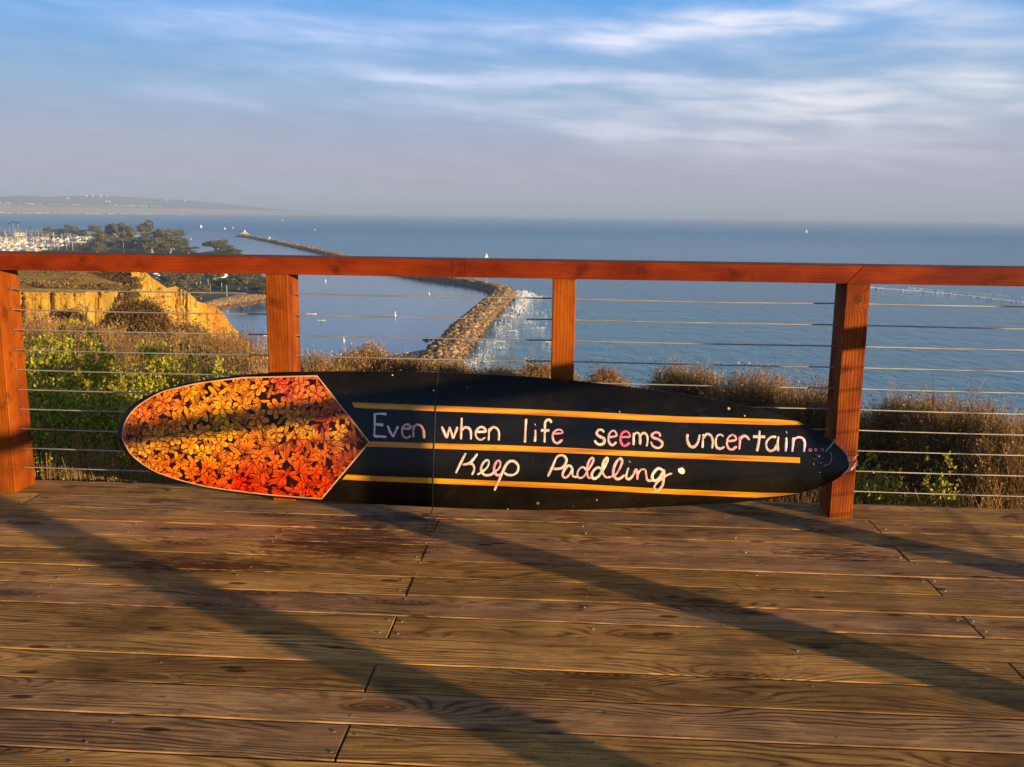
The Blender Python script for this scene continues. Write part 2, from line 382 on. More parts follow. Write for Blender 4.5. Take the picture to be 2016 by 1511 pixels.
# ============================================================ DECK
PITCH = 0.1495
dk = MB(); nl = MB()
rows = range(-2, 40)
joist = 0.565
X0, X1 = -5.6, 2.95
for k in rows:
    y1 = -0.016-PITCH*k; y0 = y1-PITCH+0.0062
    if k == -2: y1 = 0.195; y0 = 0.133+0.0045
    js = []
    if k >= 0:
        if k % 2 == 0: js = [1.21, 1.21-3.39, 1.21-6.0]
        else: js = [-0.485, -0.485+3.39, -0.485-3.39]
    js = sorted([j for j in js if X0 < j < X1]); xs = [X0]+js+[X1]
    for a, c in zip(xs[:-1], xs[1:]):
        dz_ = rng.uniform(-0.0012, 0.0012)
        dk.box((a+0.0022, y0, -0.038), (c-0.0022, y1, dz_), att=rng.random(), ch=0.0022)
    for j in range(-9, 8):
        xj = 0.08+joist*j
        isj = any(abs(xj-q) < 0.03 for q in js)
        for xx in ((xj-0.022, xj+0.022) if isj else (xj,)):
            if not (X0+.05 < xx < X1-.05) or k < 0: continue
            for fr in (0.22, 0.78):
                if rng.random() < (0.1 if isj else 0.40): continue
                xn = xx+rng.normal(0, 0.006); yn = y0+(y1-y0)*fr+rng.normal(0, 0.006)
                th = np.arange(8)*math.pi/4; rr = 0.0040
                v = np.stack([xn+rr*np.cos(th), yn+rr*np.sin(th), np.full(8, 0.0016)], 1)
                nl.add(v, np.arange(8)[None])
                vv = np.stack([xn+rr*1.1*np.cos(th), yn+rr*1.1*np.sin(th), np.full(8, -0.002)], 1)
                bs = nl.nv; nl.add(np.concatenate([v, vv]), np.array([(q, q+8, (q+1) % 8+8, (q+1) % 8) for q in range(8)]))
deck = dk.build('deck', M_deck); tag(deck, kind='structure')
nails = nl.build('deck_nail', M_nail, deck); nails['kind'] = 'stuff'
uf = MB()
uf.box((X0, -6.0, -0.10), (X1, 0.17, -0.055))
uf.box((X0, 0.165, -0.26), (X1, 0.192, -0.042))
for j in (-4, -1.9, 0, 1.8): uf.box((j-0.07, 0.0, -2.2), (j+0.07, 0.14, -0.11))
uf.build('deck_underframe', M_dark, deck)

# ============================================================ CABLE RAILING (main run, along X)
PW, PD_ = 0.0904, 0.1475
ZB, ZT = 0.9311, 1.0
POSTX = [-4.72, -3.55, -2.3875, -1.198, -0.0614, 1.0585, 2.18]
CZ = [0.849-0.0842*i for i in range(10)]
rail = empty('cable_railing', (0, 0, 0), 'orange stained timber railing with ten horizontal steel cables facing the sea', 'railing')
for i, xp in enumerate(POSTX):
    b_ = MB().box((xp, 0, -0.03), (xp+PW, PD_, ZB), att=0.13*i+.05, ch=0.003)
    p = b_.build('post', M_post4 if abs(xp-1.0585) < .01 else M_post, rail)
    for z in (CZ if 2 <= i <= 5 else ()):
        for xx, sg in ((xp-0.0006, -1), (xp+PW+0.0006, 1)):
            th = np.arange(10)*2*math.pi/10
            h = MB(); h.add(np.stack([np.full(10, xx), 0.074+0.0065*np.cos(th), z+0.0065*np.sin(th)], 1), np.arange(10)[None]); h.build('cable_hole', M_hole, p)
segs = [(-5.2, -2.72), (-2.717, -0.455), (-0.4535, -0.405), (-0.4035, 1.085), (1.088, 2.83)]
for i, (a, c) in enumerate(segs):
    pr = MB()
    # mitred end near the right post
    e0 = 0.030 if i == 4 else 0.0; e1 = 0.030 if i == 3 else 0.0
    yf = -0.002; yb = 0.150; ch = 0.003
    prof = [(yf, ZB), (yf, ZT-ch), (yf+ch, ZT), (yb-ch, ZT), (yb, ZT-ch), (yb, ZB)]
    V = [(a+e0*(z-ZB)/(ZT-ZB)*2-e0, y, z) for y, z in prof]+[(c+e1*(z-ZB)/(ZT-ZB)*2-e1, y, z) for y, z in prof]
    n_ = len(prof)
    pr.add(V, np.array([(q, (q+1) % n_, (q+1) % n_+n_, q+n_) for q in range(n_)]), att=(.1, .31, .311, .312, .33)[i])
    pr.f.append(np.array([tuple(range(n_))[::-1], tuple(range(n_, 2*n_))])); pr.c.append('x'); pr.a.append('x'); pr.v.append(np.zeros((0, 3)))
    o = pr.build('top_rail', M_rail, rail)
    cpb = MB(); zz = ZT+0.0003
    cpb.add([(a+max(e0, .0)+.001, yf+ch, zz), (c+e1-.001, yf+ch, zz), (c+e1-.001, yb-ch, zz), (a+e0+.001, yb-ch, zz)], [(0, 1, 2, 3)], att=0.3*i)
    cpb.build('highlight_toned_top', M_railtop, o)  # thin sheet carrying the painted highlight tone
for i, z in enumerate(CZ):
    pts = []
    for xa, xb in zip(POSTX, POSTX[1:]+[2.75]):
        sag = rng.uniform(0.001, 0.004)
        for t in np.linspace(0, 1, 9)[:-1]:
            s_ = 4*t*(1-t)
            pts.append((xa+.045+(xb-xa)*t, 0.074, z-sag*s_))
    MB().tube(pts, 0.0027, 8).build('cable', M_cable, rail, smooth=True)

# side run along Y, just outside the right edge of the frame; it throws the long shadow bars over the deck
XR = 2.75
side = empty('cable_railing', (XR, -2.4, 0), 'matching timber cable railing along the right side of the deck', 'railing')
def sbox(lo, hi, name, m, ch=0.003, att=0.3):
    o = MB().box((lo[0]-XR, lo[1]+2.4, lo[2]), (hi[0]-XR, hi[1]+2.4, hi[2]), ch=ch, att=att).build(name, m, side); return o
for i, yc in enumerate((0.05, -1.32, -2.49, -3.60, -4.72)):
    sbox((XR-PD_/2, yc-PW/2, -0.03), (XR+PD_/2, yc+PW/2, ZB), 'post', M_post, att=.17*i)
sbox((XR-0.076, -5.3, ZB), (XR+0.076, -0.004, ZT), 'top_rail', M_rail)
for z in CZ:
    pts = [(0, y+2.4, z) for y in np.linspace(-5.3, 0.05, 12)]
    MB().tube(pts, 0.0027, 8).build('cable', M_cable, side, smooth=True)

# ============================================================ SURFBOARD
YB, YT, HB = -0.175, -0.060, 0.60
eb = np.array([0, YT-YB, HB]); eb /= np.linalg.norm(eb); ea = np.array([1.0, 0, 0]); en = np.cross(ea, eb)
O = np.array([0, YB, 0.0])
def rock(a):
    a = np.asarray(a, float)
    return 0.085*np.clip((a-0.35)/0.78, 0, None)**2.2+0.03*np.clip((-1.1-a)/0.7, 0, None)**2
def toB(P): q = P-O; return np.array([q@ea, q@eb, q@en])
def unproj(u, v, nfun):
    d = pixdir(u, v); n0 = 0.0
    for _ in range(6):
        s_ = (n0-(CAM-O)@en)/(d@en); q = toB(CAM+d*s_); n0 = float(nfun(q[0], q[1]))
    return q
top_px = [(232,860),(234,838),(243,815),(262,795),(300,775),(350,758),(420,744),(500,736.5),(600,732),(700,730.5),(850,733),(1000,739),(1135,750),(1300,768),(1400,785),(1500,808),(1560,826),(1600,842),(1640,868),(1660,890),(1672,915)]
bot_px = [(232,862),(238,880),(250,895),(280,920),(330,945),(400,962),(480,973),(560,981),(640,987.5),(700,992),(850,1000),(1000,1004),(1200,1003),(1360,997),(1500,985),(1600,966),(1645,948),(1665,930),(1672,915)]
tb = np.array([unproj(u, v, lambda a, b: rock(a))[:2] for u, v in top_px]); bb = np.array([unproj(u, v, lambda a, b: rock(a))[:2] for u, v in bot_px])
A0, A1 = tb[0, 0], tb[-1, 0]; AM, AL = (A0+A1)/2, (A1-A0)/2
gr = np.linspace(-0.985, 0.985, 60); ga = AM+AL*gr
tt = np.interp(ga, tb[:, 0], tb[:, 1]); bt = np.interp(ga, bb[:, 0], bb[:, 1])
cw = np.polyfit(gr, (tt-bt)/2/np.sqrt(1-gr**2), 7); cc = np.polyfit(gr, (tt+bt)/2, 5)
def wid(a): u = np.clip((np.asarray(a)-AM)/AL, -1, 1); return np.maximum(np.polyval(cw, u)*np.sqrt(1-u**2+1e-9), 1e-4)
def cen(a): u = np.clip((np.asarray(a)-AM)/AL, -1, 1); return np.polyval(cc, u)
def thk(a): u = np.clip((np.asarray(a)-AM)/AL, -1, 1); return 0.074*np.clip(1-np.abs(u)**3.2, 0, 1)**0.75+0.006*np.sqrt(np.clip(1-u*u, 0, 1))
def prof_f(t): return np.clip(1-np.abs(t)**3.0, 0, 1)**0.62
def front(a, b):
    t = np.clip((b-cen(a))/wid(a), -1, 1); return rock(a)+0.5*thk(a)*prof_f(t)
def B2W(a, b, n):
    a = np.asarray(a, float)[..., None]; b = np.asarray(b, float)[..., None]; n = np.asarray(n, float)[..., None]
    return O+ea*a+eb*b+en*n
def on(u, v, lift=0.0008):
    q = unproj(u, v, front); return q[0], q[1]
board = empty('surfboard', (float(AM), float(YB), 0.0), 'long black hand lettered surfboard with orange floral tail leaning against the railing', 'surfboard')
BO = np.array(board.location)
def bmat_black():
    m, N, b = mat('scuffed_black_gloss'); P = N.n('ShaderNodeTexCoord').outputs['Object']
    x, y, z = N.sep(P)
    n1 = N.noise(P, 3.0, 5, 0.6); n2 = N.noise(N.scale(P, 1, 1, 1), 260.0, 2, 0.5); n3 = N.noise(P, 11.0, 6, 0.7)
    c = N.mix(N.ramp(n1, 0.35, 0.7), (0.0040, 0.0034, 0.0022), (0.013, 0.009, 0.0045))
    c = N.mix(N.m('MULTIPLY', N.ramp(n3, 0.60, 0.75), 0.3), c, (0.025, 0.018, 0.011))
    low = N.ramp(z, 0.18, 0.02)
    sp = N.m('MULTIPLY', N.ramp(n2, 0.70, 0.76), N.m('MULTIPLY', N.ramp(n3, 0.42, 0.6), N.m('ADD', 0.12, N.m('MULTIPLY', low, 0.7))))
    scr = N.n('ShaderNodeTexVoronoi', feature='DISTANCE_TO_EDGE', i_Vector=N.vm('ADD', N.scale(P, 2.0, 1, 5.0), N.comb(n3, n1, n3)), i_Scale=2.2)
    s2 = N.m('MULTIPLY', N.ramp(scr.outputs['Distance'], 0.0, 0.004, 1, 0), N.ramp(n3, 0.5, 0.6))
    c = N.mix(sp, c, (0.4, 0.30, 0.2)); c = N.mix(N.m('MULTIPLY', s2, 0.25), c, (0.25, 0.2, 0.15))
    N.put(b.inputs['Base Color'], c); N.put(b.inputs['Roughness'], N.ramp(n3, 0.3, 0.7, 0.16, 0.30))
    b.inputs['Specular IOR Level'].default_value = 0.28
    bump(N, b, N.m('ADD', n1, N.m('MULTIPLY', n3, 0.3)), 0.10, 0.01); return m
def paint(name, c, c2, rough=0.35, dirt=0.35):
    m, N, b = mat(name); P = N.n('ShaderNodeTexCoord').outputs['Object']
    n1 = N.noise(N.scale(P, 2, 1, 60), 1.0, 4); n2 = N.noise(P, 30, 5, 0.7)
    cc_ = N.mix(N.ramp(n1, 0.42, 0.62), c, c2); cc_ = N.mix(N.m('MULTIPLY', N.ramp(n2, 0.60, 0.72), dirt), cc_, (0.08, 0.04, 0.015))
    N.put(b.inputs['Base Color'], cc_); b.inputs['Roughness'].default_value = rough; return m
M_black = bmat_black(); M_yel = paint('yellow_stripe_paint', (0.74, 0.33, 0.003), (0.50, 0.15, 0.003))
M_pin = paint('pale_peach_pinline', (0.72, 0.38, 0.20), (0.60, 0.25, 0.10))
# body
th_ = np.linspace(0, math.pi, 90); us = -np.cos(th_); us[0] = -0.99995; us[-1] = 0.99995
aa = AM+AL*us
ts = np.sin(np.linspace(-math.pi/2, math.pi/2, 29))
bd = MB(); ring = []
V = []
for a in aa:
    w_, c_, r_, h_ = wid(a), cen(a), rock(a), thk(a)
    fr = [(a, c_+w_*t, r_+0.5*h_*prof_f(t)) for t in ts]
    bk = [(a, c_+w_*t, r_-0.5*h_*prof_f(t)) for t in ts[::-1][1:-1]]
    V += fr+bk
n_ = 29+27; m_ = len(aa)
V = np.array(V); Vw = B2W(V[:, 0], V[:, 1], V[:, 2])-BO
i = np.arange(m_-1)[:, None]*n_; j = np.arange(n_)[None]; k = (j+1) % n_
bd.add(Vw, np.stack([i+j, i+n_+j, i+n_+k, i+k], -1).reshape(-1, 4))
bd.f.append(np.array([tuple(range(n_)), tuple(range((m_-1)*n_, m_*n_))[::-1]])); bd.v.append(np.zeros((0, 3))); bd.c.append('x'); bd.a.append('x')
bd.build('body', M_black, board, smooth=True)
def resample(pts, step):
    pts = np.asarray(pts, float); d = np.concatenate([[0], np.cumsum(np.linalg.norm(np.diff(pts, axis=0), axis=1))])
    n = max(2, int(d[-1]/step)+1); s_ = np.linspace(0, d[-1], n)
    return np.stack([np.interp(s_, d, pts[:, q]) for q in range(pts.shape[1])], 1)
def catmull(pts, sub=8):
    p = np.asarray(pts, float)
    if len(p) < 3: return p
    p = np.concatenate([[2*p[0]-p[1]], p, [2*p[-1]-p[-2]]]); out = []
    for i_ in range(1, len(p)-2):
        for t in np.linspace(0, 1, sub, endpoint=False):
            a, b, c, d = p[i_-1:i_+3]
            out.append(0.5*((2*b)+(-a+c)*t+(2*a-5*b+4*c-d)*t*t+(-a+3*b-3*c+d)*t**3))
    out.append(p[-2]); return np.array(out)
def strip(mb, top, bot, lift, color=None):
    n = 70
    def rs(L):
        L = np.asarray(L, float); d = np.concatenate([[0], np.cumsum(np.linalg.norm(np.diff(L, axis=0), axis=1))]); s_ = np.linspace(0, d[-1], n)
        return np.stack([np.interp(s_, d, L[:, q]) for q in (0, 1)], 1)
    T = rs([on(*p) for p in top]); B_ = rs([on(*p) for p in bot])
    rows_ = [T*(1-f)+B_*f for f in np.linspace(0, 1, 5)]
    P = np.concatenate(rows_); Wd = B2W(P[:, 0], P[:, 1], front(P[:, 0], P[:, 1])+lift)-BO
    i_ = np.arange(4)[:, None]*n; j_ = np.arange(n-1)[None]
    mb.add(Wd, np.stack([i_+j_, i_+n+j_, i_+n+j_+1, i_+j_+1], -1).reshape(-1, 4), color)
ST = [([(693,792.3),(720,793.5),(1000,804.6),(1140,810.4),(1330,820),(1530,826),(1572,830)], [(697,802.8),(720,804.6),(1000,815.3),(1140,822),(1330,831.7),(1530,837.3),(1582,836.5)]),
      ([(728,869.5),(1000,876.9),(1140,883),(1330,892.2),(1575,901.2)], [(722,879.5),(1000,888.4),(1140,893.4),(1330,902.7),(1575,912)]),
      ([(682,934.8),(720,936.6),(1000,947.7),(1140,953.3),(1330,963.8),(1500,970.6),(1572,971.5)], [(674,944.5),(720,947),(1000,957.9),(1140,964),(1330,973.9),(1490,980.3),(1540,976.5)])]
for t_, b_ in ST:
    s_ = MB(); strip(s_, t_, b_, 0.0009); s_.build('stripe', M_yel, board)
# floral tail panel: leaves and petals painted on a dark ground
OUT = [(478,744),(400.5,753.5),(356.7,762.6),(315,774),(271.6,800),(249,828),(241.5,856.7),(246.5,874.8),(261,897),(289.6,919.5),(323,935.5),(374.8,951),(426,961.5),(529.5,974.4),(633,982.5)]
left_px = catmull(OUT, 8)
outline = np.concatenate([left_px, resample([(633,982.5),(727,871)], 4)[1:], resample([(727,871),(624,740.5)], 4)[1:], resample([(624,740.5),(478,744)], 4)[1:]])
oab = np.array([on(u, v) for u, v in outline])
def inside(P, poly):
    x, y = P[:, 0], P[:, 1]; c = np.zeros(len(P), bool); j = len(poly)-1
    for i_ in range(len(poly)):
        xi, yi = poly[i_]; xj, yj = poly[j]
        cond = (yi > y) != (yj > y)
        xin = (xj-xi)*(y-yi)/(yj-yi+1e-12)+xi
        c ^= cond & (x < xin); j = i_
    return c
amin, bmin = oab.min(0); amax, bmax = oab.max(0)
NA, NB = 620, 320
ga_ = np.linspace(amin-0.004, amax+0.004, NA); gb_ = np.linspace(bmin-0.004, bmax+0.004, NB)
GA, GB = np.meshgrid(ga_, gb_, indexing='ij'); 
ctrl = [((255,850),(.80,.24,.02)),((300,820),(.85,.22,.02)),((330,800),(.85,.26,.02)),((300,860),(.90,.42,.02)),((400,800),(.95,.42,.01)),((440,835),(.95,.52,.015)),((380,850),(.95,.45,.01)),
        ((500,760),(.92,.36,.03)),((560,752),(.75,.12,.05)),((600,765),(.82,.24,.06)),((640,800),(.85,.22,.02)),((520,800),(.92,.36,.02)),((470,775),(.92,.40,.02)),((640,835),(.62,.10,.04)),
        ((560,850),(.85,.46,.03)),((600,845),(.80,.45,.04)),((690,865),(.30,.10,.04)),((665,850),(.75,.40,.05)),((275,885),(.78,.40,.06)),((340,878),(.85,.42,.02)),((400,885),(.92,.46,.02)),
        ((330,915),(.88,.24,.015)),((440,915),(.92,.28,.012)),((400,935),(.90,.16,.01)),((475,950),(.85,.030,.006)),((410,950),(.88,.14,.01)),((560,930),(.85,.10,.008)),((620,930),(.85,.08,.008)),((560,905),(.90,.26,.015)),((540,960),(.82,.07,.01)),((600,955),(.85,.09,.01)),((620,905),(.88,.22,.015)),
        ((585,885),(.80,.12,.01)),((680,915),(.50,.10,.02)),((650,960),(.80,.08,.01)),((350,830),(.92,.36,.015))]
cab = np.array([on(*p[0]) for p in ctrl]); ccl = np.array([p[1] for p in ctrl])
d2 = ((GA[..., None]-cab[:, 0])**2+(GB[..., None]-cab[:, 1])**2)+0.0006
wt = 1/d2**1.6; basec = (wt[..., None]*ccl).sum(2)/wt.sum(2)[..., None]
IMG = np.zeros((NA, NB, 3)); IMG[:] = (0.035, 0.008, 0.004); IMG += rng.random((NA, NB, 1))*0.01
da = ga_[1]-ga_[0]; db = gb_[1]-gb_[0]
def petal(ca, cb, ang, ln, wd, tone, off):
    # base at (ca,cb), length ln along ang
    R_ = ln*1.15
    i0 = max(0, int((ca-R_-ga_[0])/da)); i1 = min(NA, int((ca+R_-ga_[0])/da)+2); j0 = max(0, int((cb-R_-gb_[0])/db)); j1 = min(NB, int((cb+R_-gb_[0])/db)+2)
    if i1 <= i0 or j1 <= j0: return
    x = GA[i0:i1, j0:j1]-ca; y = GB[i0:i1, j0:j1]-cb
    u = (x*math.cos(ang)+y*math.sin(ang))/ln; v = (-x*math.sin(ang)+y*math.cos(ang))/wd
    u = np.clip(u, -0.2, 1.2); v = v+0.25*np.sin(u*3.0+off)*0.6
    hw = np.clip(u, 0, 1)**0.65*np.clip(1-u, 0, 1)**0.42*1.25
    e = hw-np.abs(v)
    inn = (e > 0.04) & (u > 0) & (u < 1); edge = (e > -0.22) & (u > -0.05) & (u < 1.07) & ~inn
    sub = IMG[i0:i1, j0:j1]; bc = basec[i0:i1, j0:j1]
    sub[edge] = sub[edge]*0.25+np.array((0.05, 0.010, 0.004))*0.75
    shade = (0.74+0.40*np.clip(u, 0, 1))*tone*(1-0.35*(np.abs(v) < 0.07)*(u < 0.75))
    red = np.clip(0.75-u*1.2, 0, 1)*0.5
    c = bc*shade[..., None]; c[..., 1] *= (1-red)
    sub[inn] = c[inn]
nfl = 0
prs = np.random.default_rng(5)
for q in range(900):   # background leaves
    petal(prs.uniform(amin, amax), prs.uniform(bmin, bmax), prs.uniform(0, 6.28), prs.uniform(0.045, 0.075), prs.uniform(0.009, 0.016), prs.uniform(0.5, 1.0), prs.uniform(0, 6))
cent = []
for q in range(4000):
    a, b = prs.uniform(amin, amax), prs.uniform(bmin, bmax)
    if all((a-x)**2+(b-y)**2 > 0.055**2 for x, y in cent): cent.append((a, b))
for (a, b) in cent:
    sz = prs.uniform(0.028, 0.046); typ = prs.random(); a0 = prs.uniform(0, 6.28)
    if typ < 0.55:      # open flower
        for lay, (sc_, k_) in enumerate(((1.0, 6), (0.62, 4))):
            for p in range(k_):
                petal(a, b, a0+lay*.5+p*6.283/k_+prs.normal(0, .15), sz*sc_*prs.uniform(.8, 1.1), sz*0.42*sc_, prs.uniform(.85, 1.1), prs.uniform(0, 6))
        petal(a-0.004, b, 0, 0.009, 0.004, 0.4, 0)
    else:               # leaf spray
        for p in range(7):
            t = (p-3)/3.0; petal(a, b, a0+t*1.0+prs.normal(0, .06), sz*(1.25-0.35*abs(t)), sz*0.20, prs.uniform(.7, 1.05), prs.uniform(0, 6))
for q in range(200):   # small leaves over the gaps
    petal(prs.uniform(amin, amax), prs.uniform(bmin, bmax), prs.uniform(0, 6.28), prs.uniform(0.014, 0.028), prs.uniform(0.004, 0.007), prs.uniform(0.6, 1.1), prs.uniform(0, 6))
# faded smudges
sm = np.zeros((NA, NB))
for q in range(12):
    a, b = prs.uniform(amin, amax), prs.uniform(bmin, bmax); sm += prs.uniform(.2, .7)*np.exp(-(((GA-a)/prs.uniform(.02, .06))**2+((GB-b)/prs.uniform(.008, .02))**2))
IMG[..., 1] *= 0.95; IMG *= 1.06*(1-0.45*np.clip(sm, 0, 1))[..., None]
msk = inside(np.stack([GA.ravel(), GB.ravel()], 1), oab).reshape(NA, NB)
pw = B2W(GA.ravel(), GB.ravel(), front(GA.ravel(), GB.ravel())+0.0009)-BO
idx = np.arange(NA*NB).reshape(NA, NB)
fm = msk[:-1, :-1] & msk[1:, :-1] & msk[:-1, 1:] & msk[1:, 1:]
Fq = np.stack([idx[:-1, :-1], idx[1:, :-1], idx[1:, 1:], idx[:-1, 1:]], -1)[fm]
used, inv = np.unique(Fq.ravel(), return_inverse=True)
IMG[:] = np.clip(IMG, 0, 1)**1.2
fp = MB(); fp.add(pw[used], inv.reshape(-1, 4), IMG.reshape(-1, 3)[used])
M_floral = tinted('floral_print_under_gloss', 0.25, 0.08, 40, spec=0.18)
fp.build('floral_panel', M_floral, board)
def ribbon(mb, ab, width, lift, colors=None, closed=False, taper=0.0):
    ab = np.asarray(ab, float); n = len(ab)
    tg = np.gradient(ab, axis=0)
    if closed: tg[0] = ab[1]-ab[-2]; tg[-1] = tg[0]
    tg /= np.linalg.norm(tg, axis=1)[:, None]+1e-12; nm = np.stack([-tg[:, 1], tg[:, 0]], 1)
    w_ = np.broadcast_to(np.asarray(width, float), (n,)).copy()
    rows_ = []
    for f in (-0.5, 0, 0.5):
        P = ab+nm*(w_*f)[:, None]; rows_.append(B2W(P[:, 0], P[:, 1], front(P[:, 0], P[:, 1])+lift+(0.0007 if f == 0 else 0))-BO)
    Vr = np.concatenate(rows_); i_ = np.array([0, n])[:, None]; j_ = np.arange(n-1)[None]
    C = None if colors is None else np.concatenate([colors]*3)
    mb.add(Vr, np.stack([i_+j_, i_+n+j_, i_+n+j_+1, i_+j_+1], -1).reshape(-1, 4), C)
pn = MB(); ribbon(pn, np.concatenate([oab, oab[:1]]), 0.0052, 0.0016, closed=True); pn.build('pinline', M_pin, board)
stg = MB(); ribbon(stg, np.array([on(u, 857.5+(u-255)*0.0255) for u in np.linspace(255, 722, 40)]), 0.0022, 0.0013)
stg.build('stringer_line', simple('dark_red_stringer', (0.07, 0.012, 0.006), 0.4), board)
# hand lettering
S1 = (7.196, 720, 790); S2 = (7.196, 860, 800); S3 = (7.196, 1060, 810); S4 = (5.449, 1330, 810)
CRM = (0.74, 0.60, 0.48); PNK = (0.80, 0.33, 0.36); HOT = (0.72, 0.10, 0.20); LIL = (0.85, 0.62, 0.72)
L = [
 (S1, LIL, [[(130,175),(128,350),(122,500)],[(125,185),(210,180),(300,185)],[(140,330),(250,338)],[(122,500),(200,500),(295,508)]]),
 (S1, LIL, [[(310,345),(345,430),(390,510)],[(390,510),(425,430),(460,355)]]),
 (S1, PNK, [[(520,390),(590,392),(635,380),(620,340),(570,335),(525,370),(515,430),(530,490),(580,525),(640,490)]]),
 (S1, PNK, [[(680,345),(678,430),(675,515)],[(680,380),(720,335),(780,350),(820,420),(828,530)]]),
 (S1, CRM, [[(1075,360),(1110,440),(1145,525)],[(1145,525),(1170,440),(1190,365)],[(1190,365),(1215,450),(1240,535)],[(1240,535),(1270,450),(1300,365)]]),
 (S1, CRM, [[(1360,235),(1355,390),(1350,545)],[(1355,420),(1400,375),(1460,385),(1490,440),(1490,545)]]),
 (S1, CRM, [[(1565,435),(1640,435),(1695,430),(1680,385),(1635,368),(1580,400),(1555,460),(1575,520),(1630,550),(1695,515)]]),
 (S1, CRM, [[(1750,385),(1745,470),(1740,560)],[(1745,430),(1800,372),(1860,390),(1888,450),(1885,560)]]),
 (S2, CRM, [[(1265,180),(1255,350),(1248,515)]]),
 (S2, CRM, [[(1395,335),(1395,420),(1388,505)],[(1390,262),(1396,258)]]),
 (S2, CRM, [[(1618,240),(1610,205),(1570,195),(1535,230),(1530,330),(1525,515)],[(1475,345),(1595,345)]]),
 (S2, PNK, [[(1650,388),(1720,388),(1778,378),(1760,340),(1710,335),(1655,370),(1640,430),(1660,500),(1710,525),(1780,475)]]),
 (S3, CRM, [[(930,300),(900,265),(845,270),(825,320),(870,360),(930,390),(925,450),(870,475),(820,450),(795,410)]]),
 (S3, PNK, [[(1000,365),(1050,362),(1105,345),(1090,295),(1055,275),(1010,310),(990,380),(1005,450),(1050,480),(1105,435)]]),
 (S3, HOT, [[(1170,370),(1230,365),(1295,360),(1275,305),(1230,285),(1180,320),(1160,390),(1180,465),(1230,490),(1295,445)]]),
 (S3, CRM, [[(1348,305),(1348,400),(1345,485)],[(1350,340),(1390,305),(1430,330),(1440,400),(1438,475)],[(1440,350),(1480,310),(1530,330),(1545,410),(1530,500)]]),
 (S3, PNK, [[(1725,360),(1710,315),(1660,300),(1605,335),(1630,375),(1700,400),(1755,450),(1735,505),(1680,520),(1620,490),(1590,430)]]),
 (S4, CRM, [[(128,245),(125,310),(155,375),(200,380),(240,330),(258,250)]]),
 (S4, CRM, [[(295,245),(292,320),(288,395)],[(295,290),(330,248),(375,260),(398,320),(390,400)]]),
 (S4, CRM, [[(510,275),(490,252),(450,262),(428,320),(440,385),(480,402),(525,380)]]),
 (S4, PNK, [[(560,320),(600,318),(645,305),(635,265),(600,255),(560,290),(550,350),(570,400),(610,410),(655,375)]]),
 (S4, PNK, [[(690,270),(688,340),(682,410)],[(690,310),(720,268),(760,272),(790,310)]]),
 (S4, CRM, [[(900,205),(895,310),(872,430)],[(830,272),(960,275)]]),
 (S4, CRM, [[(1080,275),(1020,280),(975,330),(975,390),(1010,425),(1060,410),(1092,350)],[(1103,270),(1093,350),(1098,430)]]),
 (S4, LIL, [[(1187,280),(1187,350),(1180,435)],[(1188,228),(1192,226)]]),
 (S4, LIL, [[(1265,280),(1260,350),(1250,435)],[(1262,310),(1310,280),(1360,290),(1385,340),(1375,435)]]),
 (S2, CRM, [[(410,665),(340,800),(268,950)],[(575,672),(520,750),(460,810),(365,830)],[(440,805),(500,820),(530,870),(520,930),(495,975)]]),
 (S2, CRM, [[(572,972),(640,930),(710,870),(738,800),(715,765),(670,790),(630,860),(635,930),(680,975),(760,972),(820,930)]]),
 (S2, PNK, [[(820,930),(880,880),(900,810),(885,775),(850,785),(815,850),(815,920),(850,975),(900,970),(940,930)]]),
 (S2, CRM, [[(1010,790),(960,870),(900,1010),(815,1195)],[(985,820),(1040,780),(1100,785),(1150,840),(1145,920),(1090,970),(1010,975),(950,940)]]),
 (S2, CRM, [[(1690,730),(1640,850),(1572,1000)],[(1680,750),(1720,705),(1790,700),(1835,750),(1820,820),(1760,880),(1650,890)]]),
 (S3, CRM, [[(480,800),(430,770),(380,810),(345,880),(350,930),(400,935),(450,880),(480,810),(480,870),(490,920),(550,935)]]),
 (S3, PNK, [[(680,840),(630,790),(570,830),(550,900),(580,945),(640,925),(690,850),(750,760),(780,690),(760,660),(720,700),(690,790),(690,880),(710,940),(760,940)]]),
 (S3, CRM, [[(890,830),(850,795),(790,830),(755,900),(780,955),(840,930),(900,850),(950,760),(980,690),(970,660),(930,700),(905,790),(915,880),(960,935),(1030,930)]]),
 (S3, PNK, [[(1030,930),(1100,890),(1160,790),(1185,710),(1160,670),(1110,710),(1070,800),(1060,890),(1100,955),(1160,950),(1220,900)]]),
 (S3, CRM, [[(1275,800),(1250,880),(1245,945),(1290,960),(1340,910)],[(1291,717),(1296,713)]]),
 (S3, PNK, [[(1340,910),(1380,825),(1400,880),(1400,970)],[(1400,900),(1450,830),(1510,830),(1525,900),(1540,970),(1590,985),(1620,950)]]),
 (S3, CRM, [[(1770,840),(1700,810),(1640,860),(1610,930),(1640,985),(1700,960),(1750,890),(1775,840),(1775,930),(1760,1040),(1710,1110),(1665,1130),(1640,1080),(1680,1010),(1760,950),(1830,900),(1895,882)]]),
]
lrg = np.random.default_rng(3); Lc = 0
M_letter = tinted('brushed_letter_paint', 0.45, 0.38, 150, spec=0.4)
